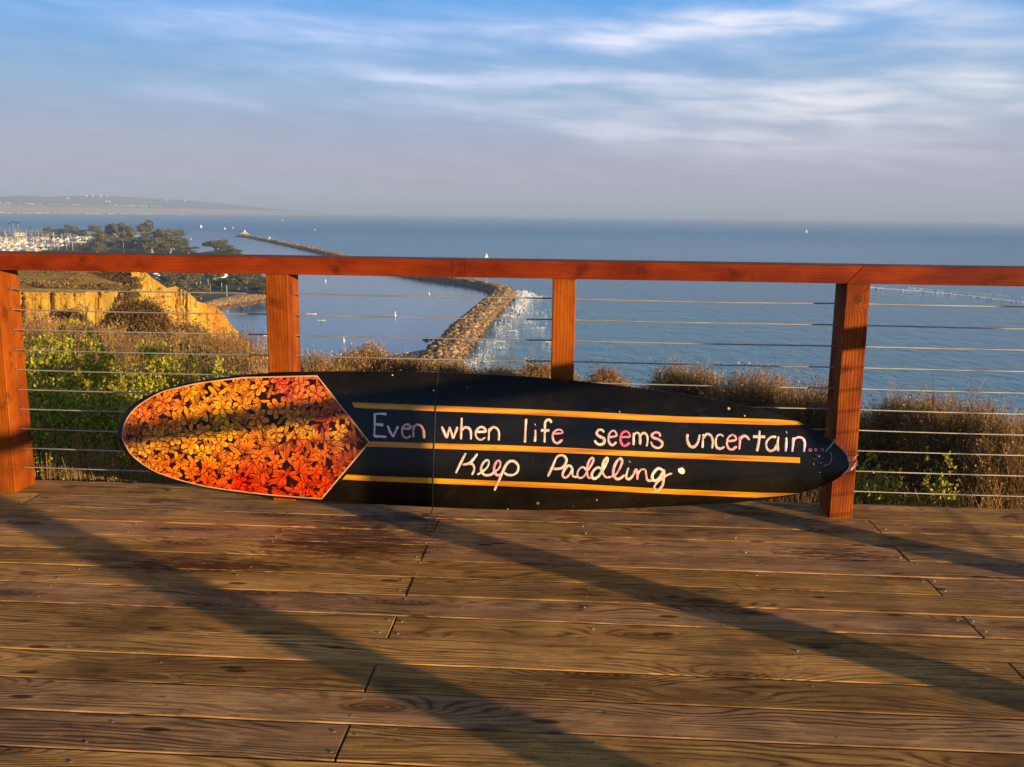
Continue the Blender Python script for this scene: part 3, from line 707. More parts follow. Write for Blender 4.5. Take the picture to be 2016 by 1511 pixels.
for (sc_, ox, oy), base_, strokes in L:
    lt = MB()
    for si, s_ in enumerate(strokes):
        straight = len(s_) == 3 and abs((s_[1][0]-(s_[0][0]+s_[2][0])/2)) < 12
        p = catmull(s_, 10); p = np.stack([ox+p[:, 0]/sc_, oy+p[:, 1]/sc_], 1)
        p = resample(p, 1.0) if len(p) > 2 else p
        ab = np.array([on(u, v) for u, v in p])
        n = len(ab); t = np.linspace(0, 1, n)
        w_ = lrg.uniform(.0076, .0094)*(1+0.16*np.sin(t*5+lrg.uniform(0, 6))+0.06*np.sin(t*23+lrg.uniform(0, 6)))
        w_ = np.broadcast_to(w_, (n,)).copy()
        if n > 6:
            w_[0] *= .45; w_[1] *= .8; w_[-1] *= .45; w_[-2] *= .8
        else: w_[:] = 0.0105
        alt = {CRM: (0.70, 0.46, 0.38), PNK: (0.72, 0.46, 0.42), HOT: (0.82, 0.30, 0.36), LIL: (0.78, 0.66, 0.78)}[base_]
        k_ = 0.5+0.5*np.sin(t*lrg.uniform(3, 7)+lrg.uniform(0, 6))
        colr = np.array(base_)[None]*(1-k_[:, None])+np.array(alt)[None]*k_[:, None]
        ribbon(lt, ab, w_, 0.0016+0.0004*si, colr)
    lt.build('lettering', M_letter, board)
def blob(mb, u, v, r, color, heart=False, ringr=0.0):
    th = np.linspace(0, 2*math.pi, 25)[:-1]
    rr = np.full(24, r) if not heart else r*(1.05-0.35*np.exp(-((th-math.pi*1.35)/0.35)**2)+0.12*np.cos(2*(th-0.8)))
    P = np.array([on(u+rr[q]*math.cos(th[q]), v+rr[q]*math.sin(th[q])) for q in range(24)]); c = np.array(on(u, v))
    if ringr > 0:
        ribbon(mb, np.concatenate([P, P[:1]]), ringr, 0.0016, np.repeat([color], 25, 0), closed=True); return
    V_ = np.concatenate([P, c[None]]); Wd = B2W(V_[:, 0], V_[:, 1], front(V_[:, 0], V_[:, 1])+0.0016)-BO
    mb.add(Wd, np.array([((q+1) % 24, q, 24) for q in range(24)]), color)
hb = MB(); blob(hb, 1341.5, 927, 6.4, (0.93, 0.86, 0.62), heart=True); hb.build('lettering', M_letter, board)
for (du, dv) in ((1442,415),(1503,412),(1573,412)):
    d_ = MB(); blob(d_, 1330+du/5.449, 810+dv/5.449, 2.6, (0.70, 0.16, 0.28), ringr=0.0028); d_.build('lettering', M_letter, board)
# chipped spots and the resin patch by the nose
for (u, v, r_, c) in ((1435,805,2.6,(.8,.45,.15)),(854,769,1.8,(.7,.6,.5)),(773,739,1.6,(.5,.4,.3)),(1466,819,1.6,(.7,.45,.3)),(1000,1003,1.5,(.5,.35,.25)),(920,763,1.0,(.5,.4,.4)),(1220,811,1.2,(.6,.6,.6)),(1059,991,2.6,(.22,.18,.13)),(1175,985,1.2,(.6,.5,.4))):
    chp = MB(); blob(chp, u, v, r_, c); chp.build('paint_chip', M_letter, board)
M_resin = simple('wet_black_resin', (0.01, 0.012, 0.014), 0.12, spec=0.9)
rs_ = MB()
for (u, v, r_) in ((1609,898,.016),(1614,912,.012),(1622,918,.010),(1600,914,.008),(1612,930,.009),(1604,904,.010),(1618,903,.009)):
    a, b = on(u, v); n0 = float(front(a, b))
    th = np.linspace(0, 2*math.pi, 13)[:-1]; V_ = []
    for f, hgt in ((1.0, 0.0), (0.75, .6), (0.35, .95), (0.02, 1.0)):
        for t in th:
            jit = 1+0.2*math.sin(3*t+u); V_.append((a+r_*f*jit*math.cos(t), b+r_*f*jit*math.sin(t)*.8, n0-0.001+hgt*r_*0.55))
    V_ = np.array(V_); Wd = B2W(V_[:, 0], V_[:, 1], V_[:, 2])-BO
    rs_.add(Wd, np.array([(q*12+k_, q*12+(k_+1) % 12, (q+1)*12+(k_+1) % 12, (q+1)*12+k_) for q in range(3) for k_ in range(12)]))
rs_.build('resin_patch', M_resin, board, smooth=True)
# tie cords
M_cord = simple('pale_nylon_cord', (0.62, 0.50, 0.42), 0.6)
M_bcord = simple('black_cord', (0.012, 0.012, 0.012), 0.6)
cord = empty('tie_cord', (1.06, -0.1, 0.26), 'pale thin cord tying the surfboard nose to the grainy right post', 'cord')
CO = np.array(cord.location)
def bpt(u, v, lift=0.004): a, b = on(u, v); return B2W(a, b, float(front(a, b))+lift)
c1 = [bpt(1625,889), bpt(1634,879), bpt(1642,868.5,.006)]
MB().tube(catmull(np.array(c1), 6)-CO, 0.0019, 6).build('strand', M_cord, cord)
nose = B2W(A1-0.006, float(cen(A1)), float(rock(A1)))
c1b = [bpt(1642,868.5,.006)+np.array([0, .01, .004]), bpt(1658,885)+np.array([.008, .02, .004]), nose+np.array([.004, -.012, 0.0]), nose+np.array([-.01, -.012, -.03]), bpt(1657,935, .004)]
MB().tube(catmull(np.array(c1b), 6)-CO, 0.0016, 6).build('strand', M_cord, cord)
pr_ = at_y(1684, 897, -0.004); pr2 = at_y(1685, 917, -0.004); pe = 1.0585+PW+0.003
for (s0, z1, e_) in ((nose+np.array([-.002, -.004, .012]), pr_[2], 0.0), (bpt(1661,930), pr2[2], 0.0), (bpt(1659,934), pr2[2]+0.012, 0.0)):
    p = [s0, (s0+np.array([pe, -0.004, z1]))/2+np.array([0, 0, -.006]), np.array([pe-.006, -0.004, z1]), np.array([pe, 0.004, z1+.004]), np.array([pe, 0.15, z1+.02]), np.array([1.10, 0.152, z1+.02]), np.array([1.056, 0.151, z1+0.01]), np.array([1.055, 0.01, z1])]
    MB().tube(catmull(np.array(p), 6)-CO, 0.0013, 6).build('strand', M_cord, cord)
lp = [bpt(1622,917), bpt(1633,912), bpt(1637,900), bpt(1634,890)]
MB().tube(catmull(np.array(lp), 6)-CO, 0.0009, 5).build('strand', M_cord, cord)
bc = []
af, _ = on(855, 860)
w_, c_ = float(wid(af)), float(cen(af))
for t in np.linspace(-1, 1, 30): bc.append(B2W(af+(t)*0.004, c_+w_*t, rock(af)+0.5*float(thk(af))*float(prof_f(t))+0.0015))
back = [B2W(af-t*0.004, c_+w_*t, rock(af)-0.5*float(thk(af))*float(prof_f(t))-0.0015) for t in np.linspace(1, -1, 30)][1:]
ctail = MB().tube(np.array(bc+back), 0.0026, 6)
g0 = at_z(848, 1013, 0.003); ctail.tube(catmull(np.array([bc[0], (bc[0]+g0)/2+np.array([0, -.003, .0]), g0, g0+np.array([-.012, -.02, 0])]), 6), 0.002, 6)
cb_ = ctail.build('strap_cord', M_bcord); tag(cb_, 'thin black cord wrapped round the middle of the surfboard, its end on the deck', 'cord')
#@@PART2@@
# ============================================================ NEAR HILLSIDE
def lattice(seed):
    g = np.random.default_rng(seed).random((256, 256))
    def f(x, y):
        x = np.asarray(x, float); y = np.asarray(y, float); xi = np.floor(x).astype(int); yi = np.floor(y).astype(int)
        fx = x-xi; fy = y-yi; fx = fx*fx*(3-2*fx); fy = fy*fy*(3-2*fy)
        a = g[xi % 256, yi % 256]; b = g[(xi+1) % 256, yi % 256]; c = g[xi % 256, (yi+1) % 256]; d = g[(xi+1) % 256, (yi+1) % 256]
        return (a*(1-fx)+b*fx)*(1-fy)+(c*(1-fx)+d*fx)*fy
    return f
vn = lattice(1)
def fbm(x, y, o=4): return sum(vn(x*2**k+17*k, y*2**k+31*k)/2**k for k in range(o))/sum(1/2**k for k in range(o))
EU = [-700, 100, 300, 430, 520, 620, 760, 900, 1050, 1250, 1300, 2016, 3200]
ED = [60, 58, 54, 38, 24, 15, 14, 13, 11.5, 9.8, 9.0, 8.6, 8.6]
ES = [.086, .092, .112, .110, .100, .10, .095, .075, .055, .045, .035, .040, .04]
def ground(u, d):
    e = np.interp(u, EU, ED); s_ = np.interp(u, EU, ES)
    z = -0.78-s_*(np.minimum(d, e)-4.0)-np.maximum(d-e, 0)*1.05
    return np.maximum(z, SEA-2)
def azpx(u): # horizontal direction of image column u near the horizon
    d = pixdir(u, 600); h = math.hypot(d[0], d[1]); return d[0]/h, d[1]/h
def gpos(u, d, z=None):
    c, s_ = azpx(u); return np.array([CAM[0]+c*d, CAM[1]+s_*d, float(ground(u, d)) if z is None else z])
US = np.linspace(-700, 3000, 150); DS = np.concatenate([np.linspace(3.2, 16, 40), np.linspace(17, 75, 60), np.linspace(80, 150, 15)])
V = []
for u in US:
    c, s_ = azpx(u); z = ground(u, DS)+(fbm(DS*.5+u*.01, u*.01+DS*0)-.5)*.3*np.clip((DS-4)/10, 0, 1)
    V.append(np.stack([CAM[0]+c*DS, CAM[1]+s_*DS, z], 1))
nD = len(DS); i_ = np.arange(len(US)-1)[:, None]*nD; j_ = np.arange(nD-1)[None]
hm = MB().add(np.concatenate(V), np.stack([i_+j_, i_+nD+j_, i_+nD+j_+1, i_+j_+1], -1).reshape(-1, 4))
M_soil = simple('dry_hillside_soil', (0.085, 0.055, 0.028), 0.95, 0.4, 1.5, spec=0.1)
tag(hm.build('hillside_ground', M_soil, smooth=True), kind='structure')

M_brush = tinted('dry_brush_stems', 0.85, 0.3, 2.0, trans=0.15, spec=0.1)
M_leaf = tinted('waxy_green_leaves', 0.5, 0.25, 6.0, trans=0.38, spec=0.3)
M_twig = simple('brown_twig_bark', (0.12, 0.075, 0.045), 0.85)
def ribbons(mb, base, tip, w0, w1, color, bendv=None, seg=3):
    """many thin curved blades at once"""
    n = len(base); t = np.linspace(0, 1, seg+1)
    d = tip-base; L_ = np.linalg.norm(d, axis=1, keepdims=True)
    yaw = rng.uniform(-0.9, 0.9, n); side = np.stack([np.cos(yaw), np.sin(yaw), np.zeros(n)], 1)
    b = rng.normal(0, 0.10, (n, 3))*L_ if bendv is None else bendv
    pts = base[:, None]+d[:, None]*t[None, :, None]+b[:, None]*(4*t*(1-t))[None, :, None]*0.5
    w_ = (np.asarray(w0)*np.ones(n))[:, None]*(1-t)+(np.asarray(w1)*np.ones(n))[:, None]*t
    A = pts-side[:, None]*w_[..., None]/2; B_ = pts+side[:, None]*w_[..., None]/2
    V_ = np.stack([A, B_], 2).reshape(-1, 3)
    k = np.arange(n)[:, None]*(2*(seg+1)); s_ = np.arange(seg)[None]*2
    Fc = np.stack([k+s_, k+s_+1, k+s_+3, k+s_+2], -1).reshape(-1, 4)
    C = np.repeat(color, 2*(seg+1), 0) if np.ndim(color) == 2 else color
    mb.add(V_, Fc, C); return pts
def specks(mb, pos, size, color):
    n = len(pos); a = rng.normal(0, 1, (n, 3)); a /= np.linalg.norm(a, axis=1)[:, None]; b = np.cross(a, rng.normal(0, 1, (n, 3))); b /= np.linalg.norm(b, axis=1)[:, None]
    s_ = np.asarray(size)*np.ones(n)*rng.uniform(.6, 1.4, n); s_ = s_[:, None]
    V_ = np.stack([pos+a*s_, pos+b*s_*.6, pos-a*s_, pos-b*s_*.6], 1).reshape(-1, 3)
    mb.add(V_, np.arange(4*n).reshape(n, 4), np.repeat(color, 4, 0))
TAN = np.array((0.40, 0.23, 0.080)); BRN = np.array((0.18, 0.090, 0.034)); GRY = np.array((0.20, 0.15, 0.10))
def brushcol(n, warm=0.5):
    t = rng.random((n, 1)); g = (rng.random((n, 1)) < 0.15)
    c = (BRN*(1-t)+TAN*t)*(0.7+0.6*rng.random((n, 1))); return np.where(g, GRY*(0.6+.6*t), c*(0.8+warm*.4))
def stems(mb, base, H, d, wscale=1.0, heads=4, lean=0.16, tone=1.0):
    tone = (np.asarray(tone)*np.ones(len(base)))[:, None]
    n = len(base); H = np.asarray(H)*np.ones(n); ln_ = rng.normal(0, lean, (n, 2))*H[:, None]
    ln_ += np.array([-0.06, 0.0])*H[:, None]
    tip = base+np.concatenate([ln_, H[:, None]], 1)
    w_ = 0.00035*np.asarray(d)*wscale
    c = brushcol(n)*tone; pts = ribbons(mb, base, tip, w_*1.2, w_*0.8, c)
    # side twigs
    for q in range(3):
        t = rng.uniform(0.35, 0.95, n); i_ = np.minimum((t*3).astype(int), 2); f = (t*3-i_)[:, None]
        p0 = pts[np.arange(n), i_]*(1-f)+pts[np.arange(n), i_+1]*f
        dr = rng.normal(0, 1, (n, 3)); dr[:, 2] = np.abs(dr[:, 2])*0.9+0.6; dr /= np.linalg.norm(dr, axis=1)[:, None]
        p1 = p0+dr*(H*rng.uniform(.12, .3, n))[:, None]
        ribbons(mb, p0, p1, w_*.7, w_*.5, c*1.1, seg=1)
        if q < heads: specks(mb, p1, 0.0008*np.asarray(d)*wscale, brushcol(n, 1.0)*1.1*tone)
        specks(mb, (p0+p1)/2+rng.normal(0, .01, (n, 3)), 0.0006*np.asarray(d)*wscale, brushcol(n, .8)*tone)
    specks(mb, tip, 0.0008*np.asarray(d)*wscale, brushcol(n, 1.0)*1.15*tone)
def uz_top(u, v, d):   # height at which a ray through (u,v) is at distance d
    return at_d(u, v, d)[2]
def mound(name, label, u, ytop, d, halfpx, n, hseg=0.0, dark=1.0, gz=None, cat='bush', group='dry brush bushes along the slope'):
    c = at_d(u, ytop, d); gz = float(ground(u, d)) if gz is None else gz
    Rr = halfpx/F*d; Ht = c[2]-gz
    r = np.sqrt(rng.random(n))*Rr; a = rng.uniform(0, 2*math.pi, n)
    bx, by = r*np.cos(a), r*np.sin(a)*0.8
    lump = 0.84+0.28*fbm(bx/Rr*2.2+u, by/Rr*2.2+d, 3)
    Hh = Ht*np.clip(1-(r/Rr)**3, 0, 1)**.6*lump*rng.uniform(.80, 1.03, n)
    Hh = np.maximum(Hh, Ht*.25)
    cen_ = np.array([c[0], c[1], gz-0.05]); dz_ = np.zeros(n)
    base = np.stack([bx*.55, by*.55, dz_], 1)
    mb = MB(); tip_out = np.stack([bx, by, np.zeros(n)], 1)
    # fan outward
    tip = np.stack([bx, by, Hh+.05], 1); w_ = 0.00035*d
    col_ = brushcol(n)*dark; pts = ribbons(mb, base, tip, w_*1.3, w_*.8, col_)
    for q in range(4):
        t = rng.uniform(0.3, 0.97, n); k_ = np.minimum((t*3).astype(int), 2); f = (t*3-k_)[:, None]
        p0 = pts[np.arange(n), k_]*(1-f)+pts[np.arange(n), k_+1]*f
        dr = rng.normal(0, 1, (n, 3)); dr[:, 2] = np.abs(dr[:, 2])*0.9+0.7; dr /= np.linalg.norm(dr, axis=1)[:, None]
        p1 = p0+dr*(Ht*rng.uniform(.07, .2, n))[:, None]
        ribbons(mb, p0, p1, w_*.8, w_*.5, col_*1.1, seg=1); specks(mb, p1, 0.0011*d, brushcol(n, 1.0)*1.15*dark); specks(mb, (p0+p1)/2, 0.0009*d, brushcol(n, .6)*dark)
    o = mb.build(name, M_brush); o.location = cen_
    tag(o, label, cat, group); return o
# loose dry growth over the whole slope (nobody could count it)
gb_m = MB()
def fill(n, u0, u1, d0, d1, h0, h1, wsc=1.0, power=1.0):
    u = rng.uniform(u0, u1, n); d = d0+(d1-d0)*rng.random(n)**power
    keep = d < np.interp(u, EU, ED)+1.0; u, d = u[keep], d[keep]
    z = ground(u, d); cs = np.array([azpx(q) for q in u])
    base = np.stack([CAM[0]+cs[:, 0]*d, CAM[1]+cs[:, 1]*d, z-0.02], 1); ok = base[:, 1] > 0.24
    base, d, u = base[ok], d[ok], u[ok]
    k = fbm(base[:, 0]*1.1, base[:, 1]*1.1, 3)
    H = h0+(h1-h0)*np.clip((k-.25)*2, 0, 1)
    stems(gb_m, base, H*rng.uniform(.6, 1.15, len(base)), d, wsc, tone=.45+1.1*np.clip((fbm(base[:, 0]*.7+9, base[:, 1]*.45+3, 4)-.3)*2.2, 0, 1))
fill(14000, 560, 1290, 5.0, 14, .30, .50)
fill(9000, 1280, 2300, 5.1, 9.2, .34, .58)
fill(3000, 560, 1300, 4.0, 7, .2, .42)
fill(9000, -250, 640, 9, 26, .35, .65, 1.1)
fill(17000, -250, 560, 20, 57, .45, 1.15, .95, .8)
tag(gb_m.build('dry_ground_cover', M_brush), kind='stuff')
mound('dry_bush', 'golden brown bush touching the right side of the second post', 628, 697, 12.0, 85, 1300)
mound('dry_bush', 'round golden bush above the board, a little right of the second post', 712, 683, 12.8, 95, 2200)
mound('dry_bush', 'tan bush hiding the foot of the breakwater on its left', 800, 699, 12.4, 95, 1500)
mound('dry_bush', 'tan bush right in front of the foot of the breakwater', 880, 711, 11.8, 95, 1300)
mound('dry_bush', 'low tan bush right of the breakwater foot', 965, 724, 11.2, 90, 1100)
mound('dry_bush', 'low brown bush at the left side of the centre post against the sea', 1060, 709, 10.8, 60, 900)
mound('dry_bush', 'small tan bush half hidden behind the centre post', 1120, 733, 10.0, 60, 700)
mound('dry_bush', 'small domed tan bush just right of the centre post above the board', 1198, 726, 9.4, 66, 1500)
mound('dry_bush', 'large spreading brown bush above the painted word uncertain', 1352, 725, 7.6, 120, 3800)
mound('dry_bush', 'brown bush between the large one and the grainy right post', 1480, 738, 7.2, 130, 3800)
mound('dry_bush', 'brown bush against the left edge of the grainy right post', 1610, 756, 6.8, 120, 3400)
mound('dry_bush', 'dense brown bush just right of the grainy right post', 1780, 780, 6.5, 140, 4200)
mound('dry_bush', 'dark brown bush in the middle of the right bay', 1890, 788, 6.2, 130, 3800)
mound('dry_bush', 'dark brown brush at the far right edge of the photo', 2010, 802, 6.0, 140, 3800)
mound('dry_bush', 'tall dark rounded bush standing in front of the yellow bluff face', 265, 595, 50, 74, 3800, dark=.45)  # brown brush with its shade put into the colour by the dark factor
mound('dry_bush', 'low dark bush beside the bare dead shrub at the foot of the bluff', 130, 611, 52, 40, 1500, dark=.4)
mound('dry_bush', 'brown bush on the slope just left of the second post', 372, 640, 44, 50, 1000, dark=.8)
# bare dead shrub in front of the bluff
ds_ = MB(); b0 = at_d(171, 655, 50); rs2 = np.random.default_rng(4)
def twig(p, d, l, r, lev):
    q = p+d*l; ds_.tube([p, (p+q)/2+rs2.normal(0, .04, 3)*l, q], [r, r*.8, r*.55], 5)
    if lev > 0:
        for _ in range(3):
            dd = d+rs2.normal(0, .55, 3); dd[2] = abs(dd[2])*.8+.2; dd /= np.linalg.norm(dd); twig(q, dd, l*.62, r*.55, lev-1)
twig(np.array([0, 0, 0.]), np.array([0.05, 0, 1.]), .75, .06, 3)
o = ds_.build('dead_shrub', simple('dead_grey_wood', (0.10, 0.06, 0.045), .9)); o.location = (b0[0], b0[1], b0[2]-.1)
tag(o, 'bare leafless dead shrub standing before the yellow bluff', 'shrub')

def leafy(label, u, ytop, d, halfpx, nsp, group='green leafy shrubs beyond the railing', gz=None, lsz=0.013, dens=9, bright=1.0, depth=.75):
    c = at_d(u, ytop, d); gz = float(ground(u, d)) if gz is None else gz
    Rr = halfpx/F*d; Ht = c[2]-gz
    root = empty('leafy_shrub', (c[0], c[1], gz), label, 'shrub', group)
    # twig tips through the shell volume
    n = nsp; a = rng.uniform(0, 2*math.pi, n); ph_ = np.arccos(rng.random(n)*0.98); rad = 0.55+.45*rng.random(n)
    tip = np.stack([np.cos(a)*np.sin(ph_)*Rr*rad, np.sin(a)*np.sin(ph_)*Rr*depth*rad, np.cos(ph_)**.55*Ht*rad], 1)
    lump = 0.72+.5*fbm(tip[:, 0]/Rr*2+u*.1, tip[:, 2]/Ht*2+tip[:, 1]*3, 3); tip *= lump[:, None]; tip[:, 2] = np.maximum(tip[:, 2], .03)
    st = MB()
    for q in range(26):
        t = tip[rng.integers(n)]; st.tube(np.array([t*0+rng.normal(0, .03, 3)*[1, 1, 0], t*.45+rng.normal(0, .03, 3), t*.95]), [.008, .005, .002], 5)
    st.build('stem', M_twig, root)
    mb = MB(); m = dens
    up = tip*0; up[:, 2] = 1; dirv = tip/np.linalg.norm(tip, axis=1)[:, None]*.5+up*.8+rng.normal(0, .35, (n, 3)); dirv /= np.linalg.norm(dirv, axis=1)[:, None]
    Ls = rng.uniform(.07, .15, n)
    ribbons(mb, tip-dirv*Ls[:, None], tip, .0022, .0015, np.tile((0.16, .10, .05), (n, 1)), seg=1)
    t = rng.random((n, m)); pos = (tip[:, None]-dirv[:, None]*(Ls[:, None]*t)[..., None]).reshape(-1, 3)
    N_ = n*m; ax = np.repeat(dirv, m, 0)+rng.normal(0, .6, (N_, 3)); ax /= np.linalg.norm(ax, axis=1)[:, None]
    sd_ = np.cross(ax, rng.normal(0, 1, (N_, 3))); sd_ /= np.linalg.norm(sd_, axis=1)[:, None]; nr = np.cross(ax, sd_)
    l = (lsz*rng.uniform(.6, 1.25, N_))[:, None]; w_ = l*rng.uniform(.38, .55, N_)[:, None]
    P = [pos, pos+ax*l*.55+sd_*w_, pos+ax*l*1.3+sd_*w_*.95, pos+ax*l*1.9+nr*l*.15, pos+ax*l*1.3-sd_*w_*.95, pos+ax*l*.55-sd_*w_]
    V_ = np.stack(P, 1).reshape(-1, 3)
    tcol = rng.random((N_, 1)); cA = np.array((0.130, 0.140, 0.012)); cB = np.array((0.36, 0.31, 0.028))
    cc_ = (cA*(1-tcol)+cB*tcol)*rng.uniform(.7, 1.15, (N_, 1))*bright
    yel = rng.random((N_, 1)) < 0.06; cc_ = np.where(yel, np.array((.42, .33, .06))*bright, cc_)
    mb.add(V_, np.arange(6*N_).reshape(N_, 6), np.repeat(cc_, 6, 0))
    mb.build('foliage', M_leaf, root)
LS = [(35,640,7.9,105,'green leafy shrub at the far left beside the left post'),
 (140,655,8.1,110,'tall green shrub behind the third and fourth cables of the left bay'),
 (255,678,7.9,105,'yellow green shrub directly above the board tail in the left bay'),
 (360,694,7.7,95,'green shrub peeping over the tail of the surfboard near the second post'),
 (450,722,7.2,72,'small low green shrub nearest the second post'),
 (85,742,6.9,105,'dense green shrub filling the lower left bay next to the left post'),
 (205,752,6.7,105,'green shrub close behind the rounded tail end of the surfboard'),
 (320,775,6.6,95,'green shrub hidden partly behind the floral tail')]
for (u, y, d, h, lb) in LS: leafy(lb, u, y-14, d, h*1.15, int(1900*(h/90)), lsz=0.0020*d, bright=1.9, dens=7)
leafy('sunlit green plant low behind the right bay beside the grainy post', 1745, 872, 4.5, 80, 1000, lsz=.0105, dens=7, bright=1.7)
leafy('spreading green plant low in the right bay, right of its neighbour', 1850, 888, 4.6, 90, 1000, lsz=.0105, dens=7, bright=1.6)
leafy('small green plant under the surfboard nose left of the grainy post', 1590, 958, 4.25, 55, 260, lsz=.0105, dens=7, bright=1.6)
# dry grass tufts by the deck edge
gt = MB()
n = 4200; u = rng.uniform(-60, 420, n); d = rng.uniform(4.05, 4.7, n); cs = np.array([azpx(q) for q in u])
base = np.stack([CAM[0]+cs[:, 0]*d, CAM[1]+cs[:, 1]*d, np.full(n, -.8)], 1); ok = base[:, 1] > .26; base = base[ok]; n = len(base)
k = fbm(base[:, 0]*4, base[:, 1]*4, 2); H = .50+.60*np.clip(k*1.5-.3, 0, 1)*rng.uniform(.5, 1, n)
tip = base+np.stack([rng.normal(-.03, .06, n), rng.normal(0, .05, n), H], 1)
ribbons(gt, base, tip, .003, .0015, np.tile((.30, .19, .07), (n, 1))*rng.uniform(.5, 1.2, (n, 1)))
for q in range(5): specks(gt, tip-np.array([0, 0, 1])*rng.uniform(0, .12, (n, 1)), .005, np.tile((.40, .26, .09), (n, 1))*rng.uniform(.6, 1.2, (n, 1)))
tag(gt.build('dry_grass', M_brush), kind='stuff')

# ============================================================ SEA
def sea_mat(name, calm):
    m, N, b = mat(name); P = N.n('ShaderNodeTexCoord').outputs['Object']
    cd = N.n('ShaderNodeVectorMath', operation='LENGTH'); N.put(cd.inputs[0], P); dist = cd.outputs['Value']
    big = N.noise(N.scale(P, 1/260, 1/900, 1), 1.0, 4, .6)
    c = N.mix(N.ramp(big, .35, .65), (0.010, 0.190, 0.400) if not calm else (0.045, 0.130, 0.200), (0.015, 0.240, 0.460) if not calm else (0.055, 0.160, 0.235))
    near = N.ramp(dist, 250, 900, 1, 0)
    if not calm: c = N.mix(N.m('MULTIPLY', near, .6), c, (0.012, 0.270, 0.440))
    N.put(b.inputs['Base Color'], c); b.inputs['IOR'].default_value = 1.33
    w1 = N.noise(N.scale(P, 1/7, 1/3.2, 1), 1.0, 5, .6, .3); w4 = N.noise(N.scale(P, 1/9, 1/13, 1), 1.0, 5, .65, .4); w2 = N.noise(N.scale(P, 1/38, 1/17, 1), 1.0, 4, .55, .2)
    w3 = N.noise(N.scale(P, 1/1.6, 1/.9, 1), 1.0, 3, .6)
    if calm:
        N.put(b.inputs['Roughness'], N.ramp(dist, 300, 3000, .10, .3)); h = N.m('ADD', N.m('MULTIPLY', w1, .10), N.m('MULTIPLY', w2, .10)); bump(N, b, h, .5, 1.0)
    else:
        N.put(b.inputs['Roughness'], N.ramp(dist, 300, 4000, .06, .35)); h = N.m('ADD', N.m('ADD', N.m('MULTIPLY', w1, 2.6), N.m('ADD', N.m('MULTIPLY', w2, 4.2), N.m('MULTIPLY', w4, 6.5))), N.m('MULTIPLY', w3, .3)); bump(N, b, h, 1.0, 1.3)
    return m
ext = 30500
sx = [-ext, -8000, -2500, -800, 0, 800, 2500, 8000, ext]
sm_ = MB(); V = [(x, y, SEA) for x in sx for y in sx]; q = len(sx)
sm_.add(V, [(i*q+j, (i+1)*q+j, (i+1)*q+j+1, i*q+j+1) for i in range(q-1) for j in range(q-1)])
tag(sm_.build('sea', sea_mat('open_sea_water', False)), kind='structure')
BW = [(800,790),(852,725),(893,680),(940,630),(978,595),(990,578),(962,569),(925,561),(870,554),(800,542),(730,523),(660,505),(600,491),(545,479),(500,470),(482,466.5)]
bwp = np.array([at_z(u, v, SEA)[:2] for u, v in BW])
hp = [tuple(p) for p in bwp]+[tuple(at_z(u, v, SEA)[:2]) for u, v in ((440,458),(300,450),(0,448),(-500,446),(-900,520),(-900,760),(-300,1100),(600,1100))]
pm = MB().add([(x, y, SEA+.06) for x, y in hp], [tuple(range(len(hp)))])
ho = pm.build('harbour_water', sea_mat('calm_harbour_water', True))
tag(ho, kind='structure')
# breakwater
def rock_proto(seed):
    r = np.random.default_rng(seed); t = (1+5**.5)/2
    v = np.array([(-1,t,0),(1,t,0),(-1,-t,0),(1,-t,0),(0,-1,t),(0,1,t),(0,-1,-t),(0,1,-t),(t,0,-1),(t,0,1),(-t,0,-1),(-t,0,1)], float); v /= np.linalg.norm(v[0])
    v *= r.uniform(.75, 1.2, (12, 1)); f = [(0,11,5),(0,5,1),(0,1,7),(0,7,10),(0,10,11),(1,5,9),(5,11,4),(11,10,2),(10,7,6),(7,1,8),(3,9,4),(3,4,2),(3,2,6),(3,6,8),(3,8,9),(4,9,5),(2,4,11),(6,2,10),(8,6,7),(9,8,1)]
    return v*np.array([1, .8, .62]), np.array(f)
RP = [rock_proto(s_) for s_ in range(6)]
def rocks(mb, pos, size, cols):
    n = len(pos); a = rng.uniform(0, 6.28, n); tl = rng.normal(0, .35, n)
    for k in range(6):
        s_ = np.arange(n) % 6 == k
        if not s_.any(): continue
        v, f = RP[k]; p = pos[s_]; c, s2 = np.cos(a[s_]), np.sin(a[s_])
        vx = v[None, :, 0]*c[:, None]-v[None, :, 1]*s2[:, None]; vy = v[None, :, 0]*s2[:, None]+v[None, :, 1]*c[:, None]; vz = v[None, :, 2]+vx*tl[s_][:, None]
        V_ = np.stack([vx, vy, vz], -1)*size[s_][:, None, None]+p[:, None]
        m = len(p); mb.add(V_.reshape(-1, 3), (f[None]+np.arange(m)[:, None, None]*12).reshape(-1, 3), np.repeat(cols[s_], 12, 0))
M_rock = tinted('breakwater_granite', .9, .3, .8, spec=.15)
def rockcol(n):
    t = rng.random((n, 1)); return (np.array((.20, .110, .050))*(1-t)+np.array((.44, .28, .13))*t)*rng.uniform(.45, 1.2, (n, 1))
cl_ = resample(catmull(bwp, 6), 4.0); tg = np.gradient(cl_, axis=0); tg /= np.linalg.norm(tg, axis=1)[:, None]; nm = np.stack([-tg[:, 1], tg[:, 0]], 1)
HT_, WT_, WB_ = 5.2, 4.5, 12.5
core = MB(); secs = [(-WB_, -1.5), (-WT_, HT_-1.0), (WT_, HT_-1.0), (WB_, -1.5)]
V = np.concatenate([np.concatenate([cl_+nm*o_, np.full((len(cl_), 1), SEA+z_)], 1) for o_, z_ in secs]); m = len(cl_)
core.add(V, np.stack([(np.arange(3)[:, None]*m+np.arange(m-1)[None]), (np.arange(3)[:, None]*m+np.arange(m-1)[None]+1), ((np.arange(3)+1)[:, None]*m+np.arange(m-1)[None]+1), ((np.arange(3)+1)[:, None]*m+np.arange(m-1)[None])], -1).reshape(-1, 4), (.12, .09, .07))
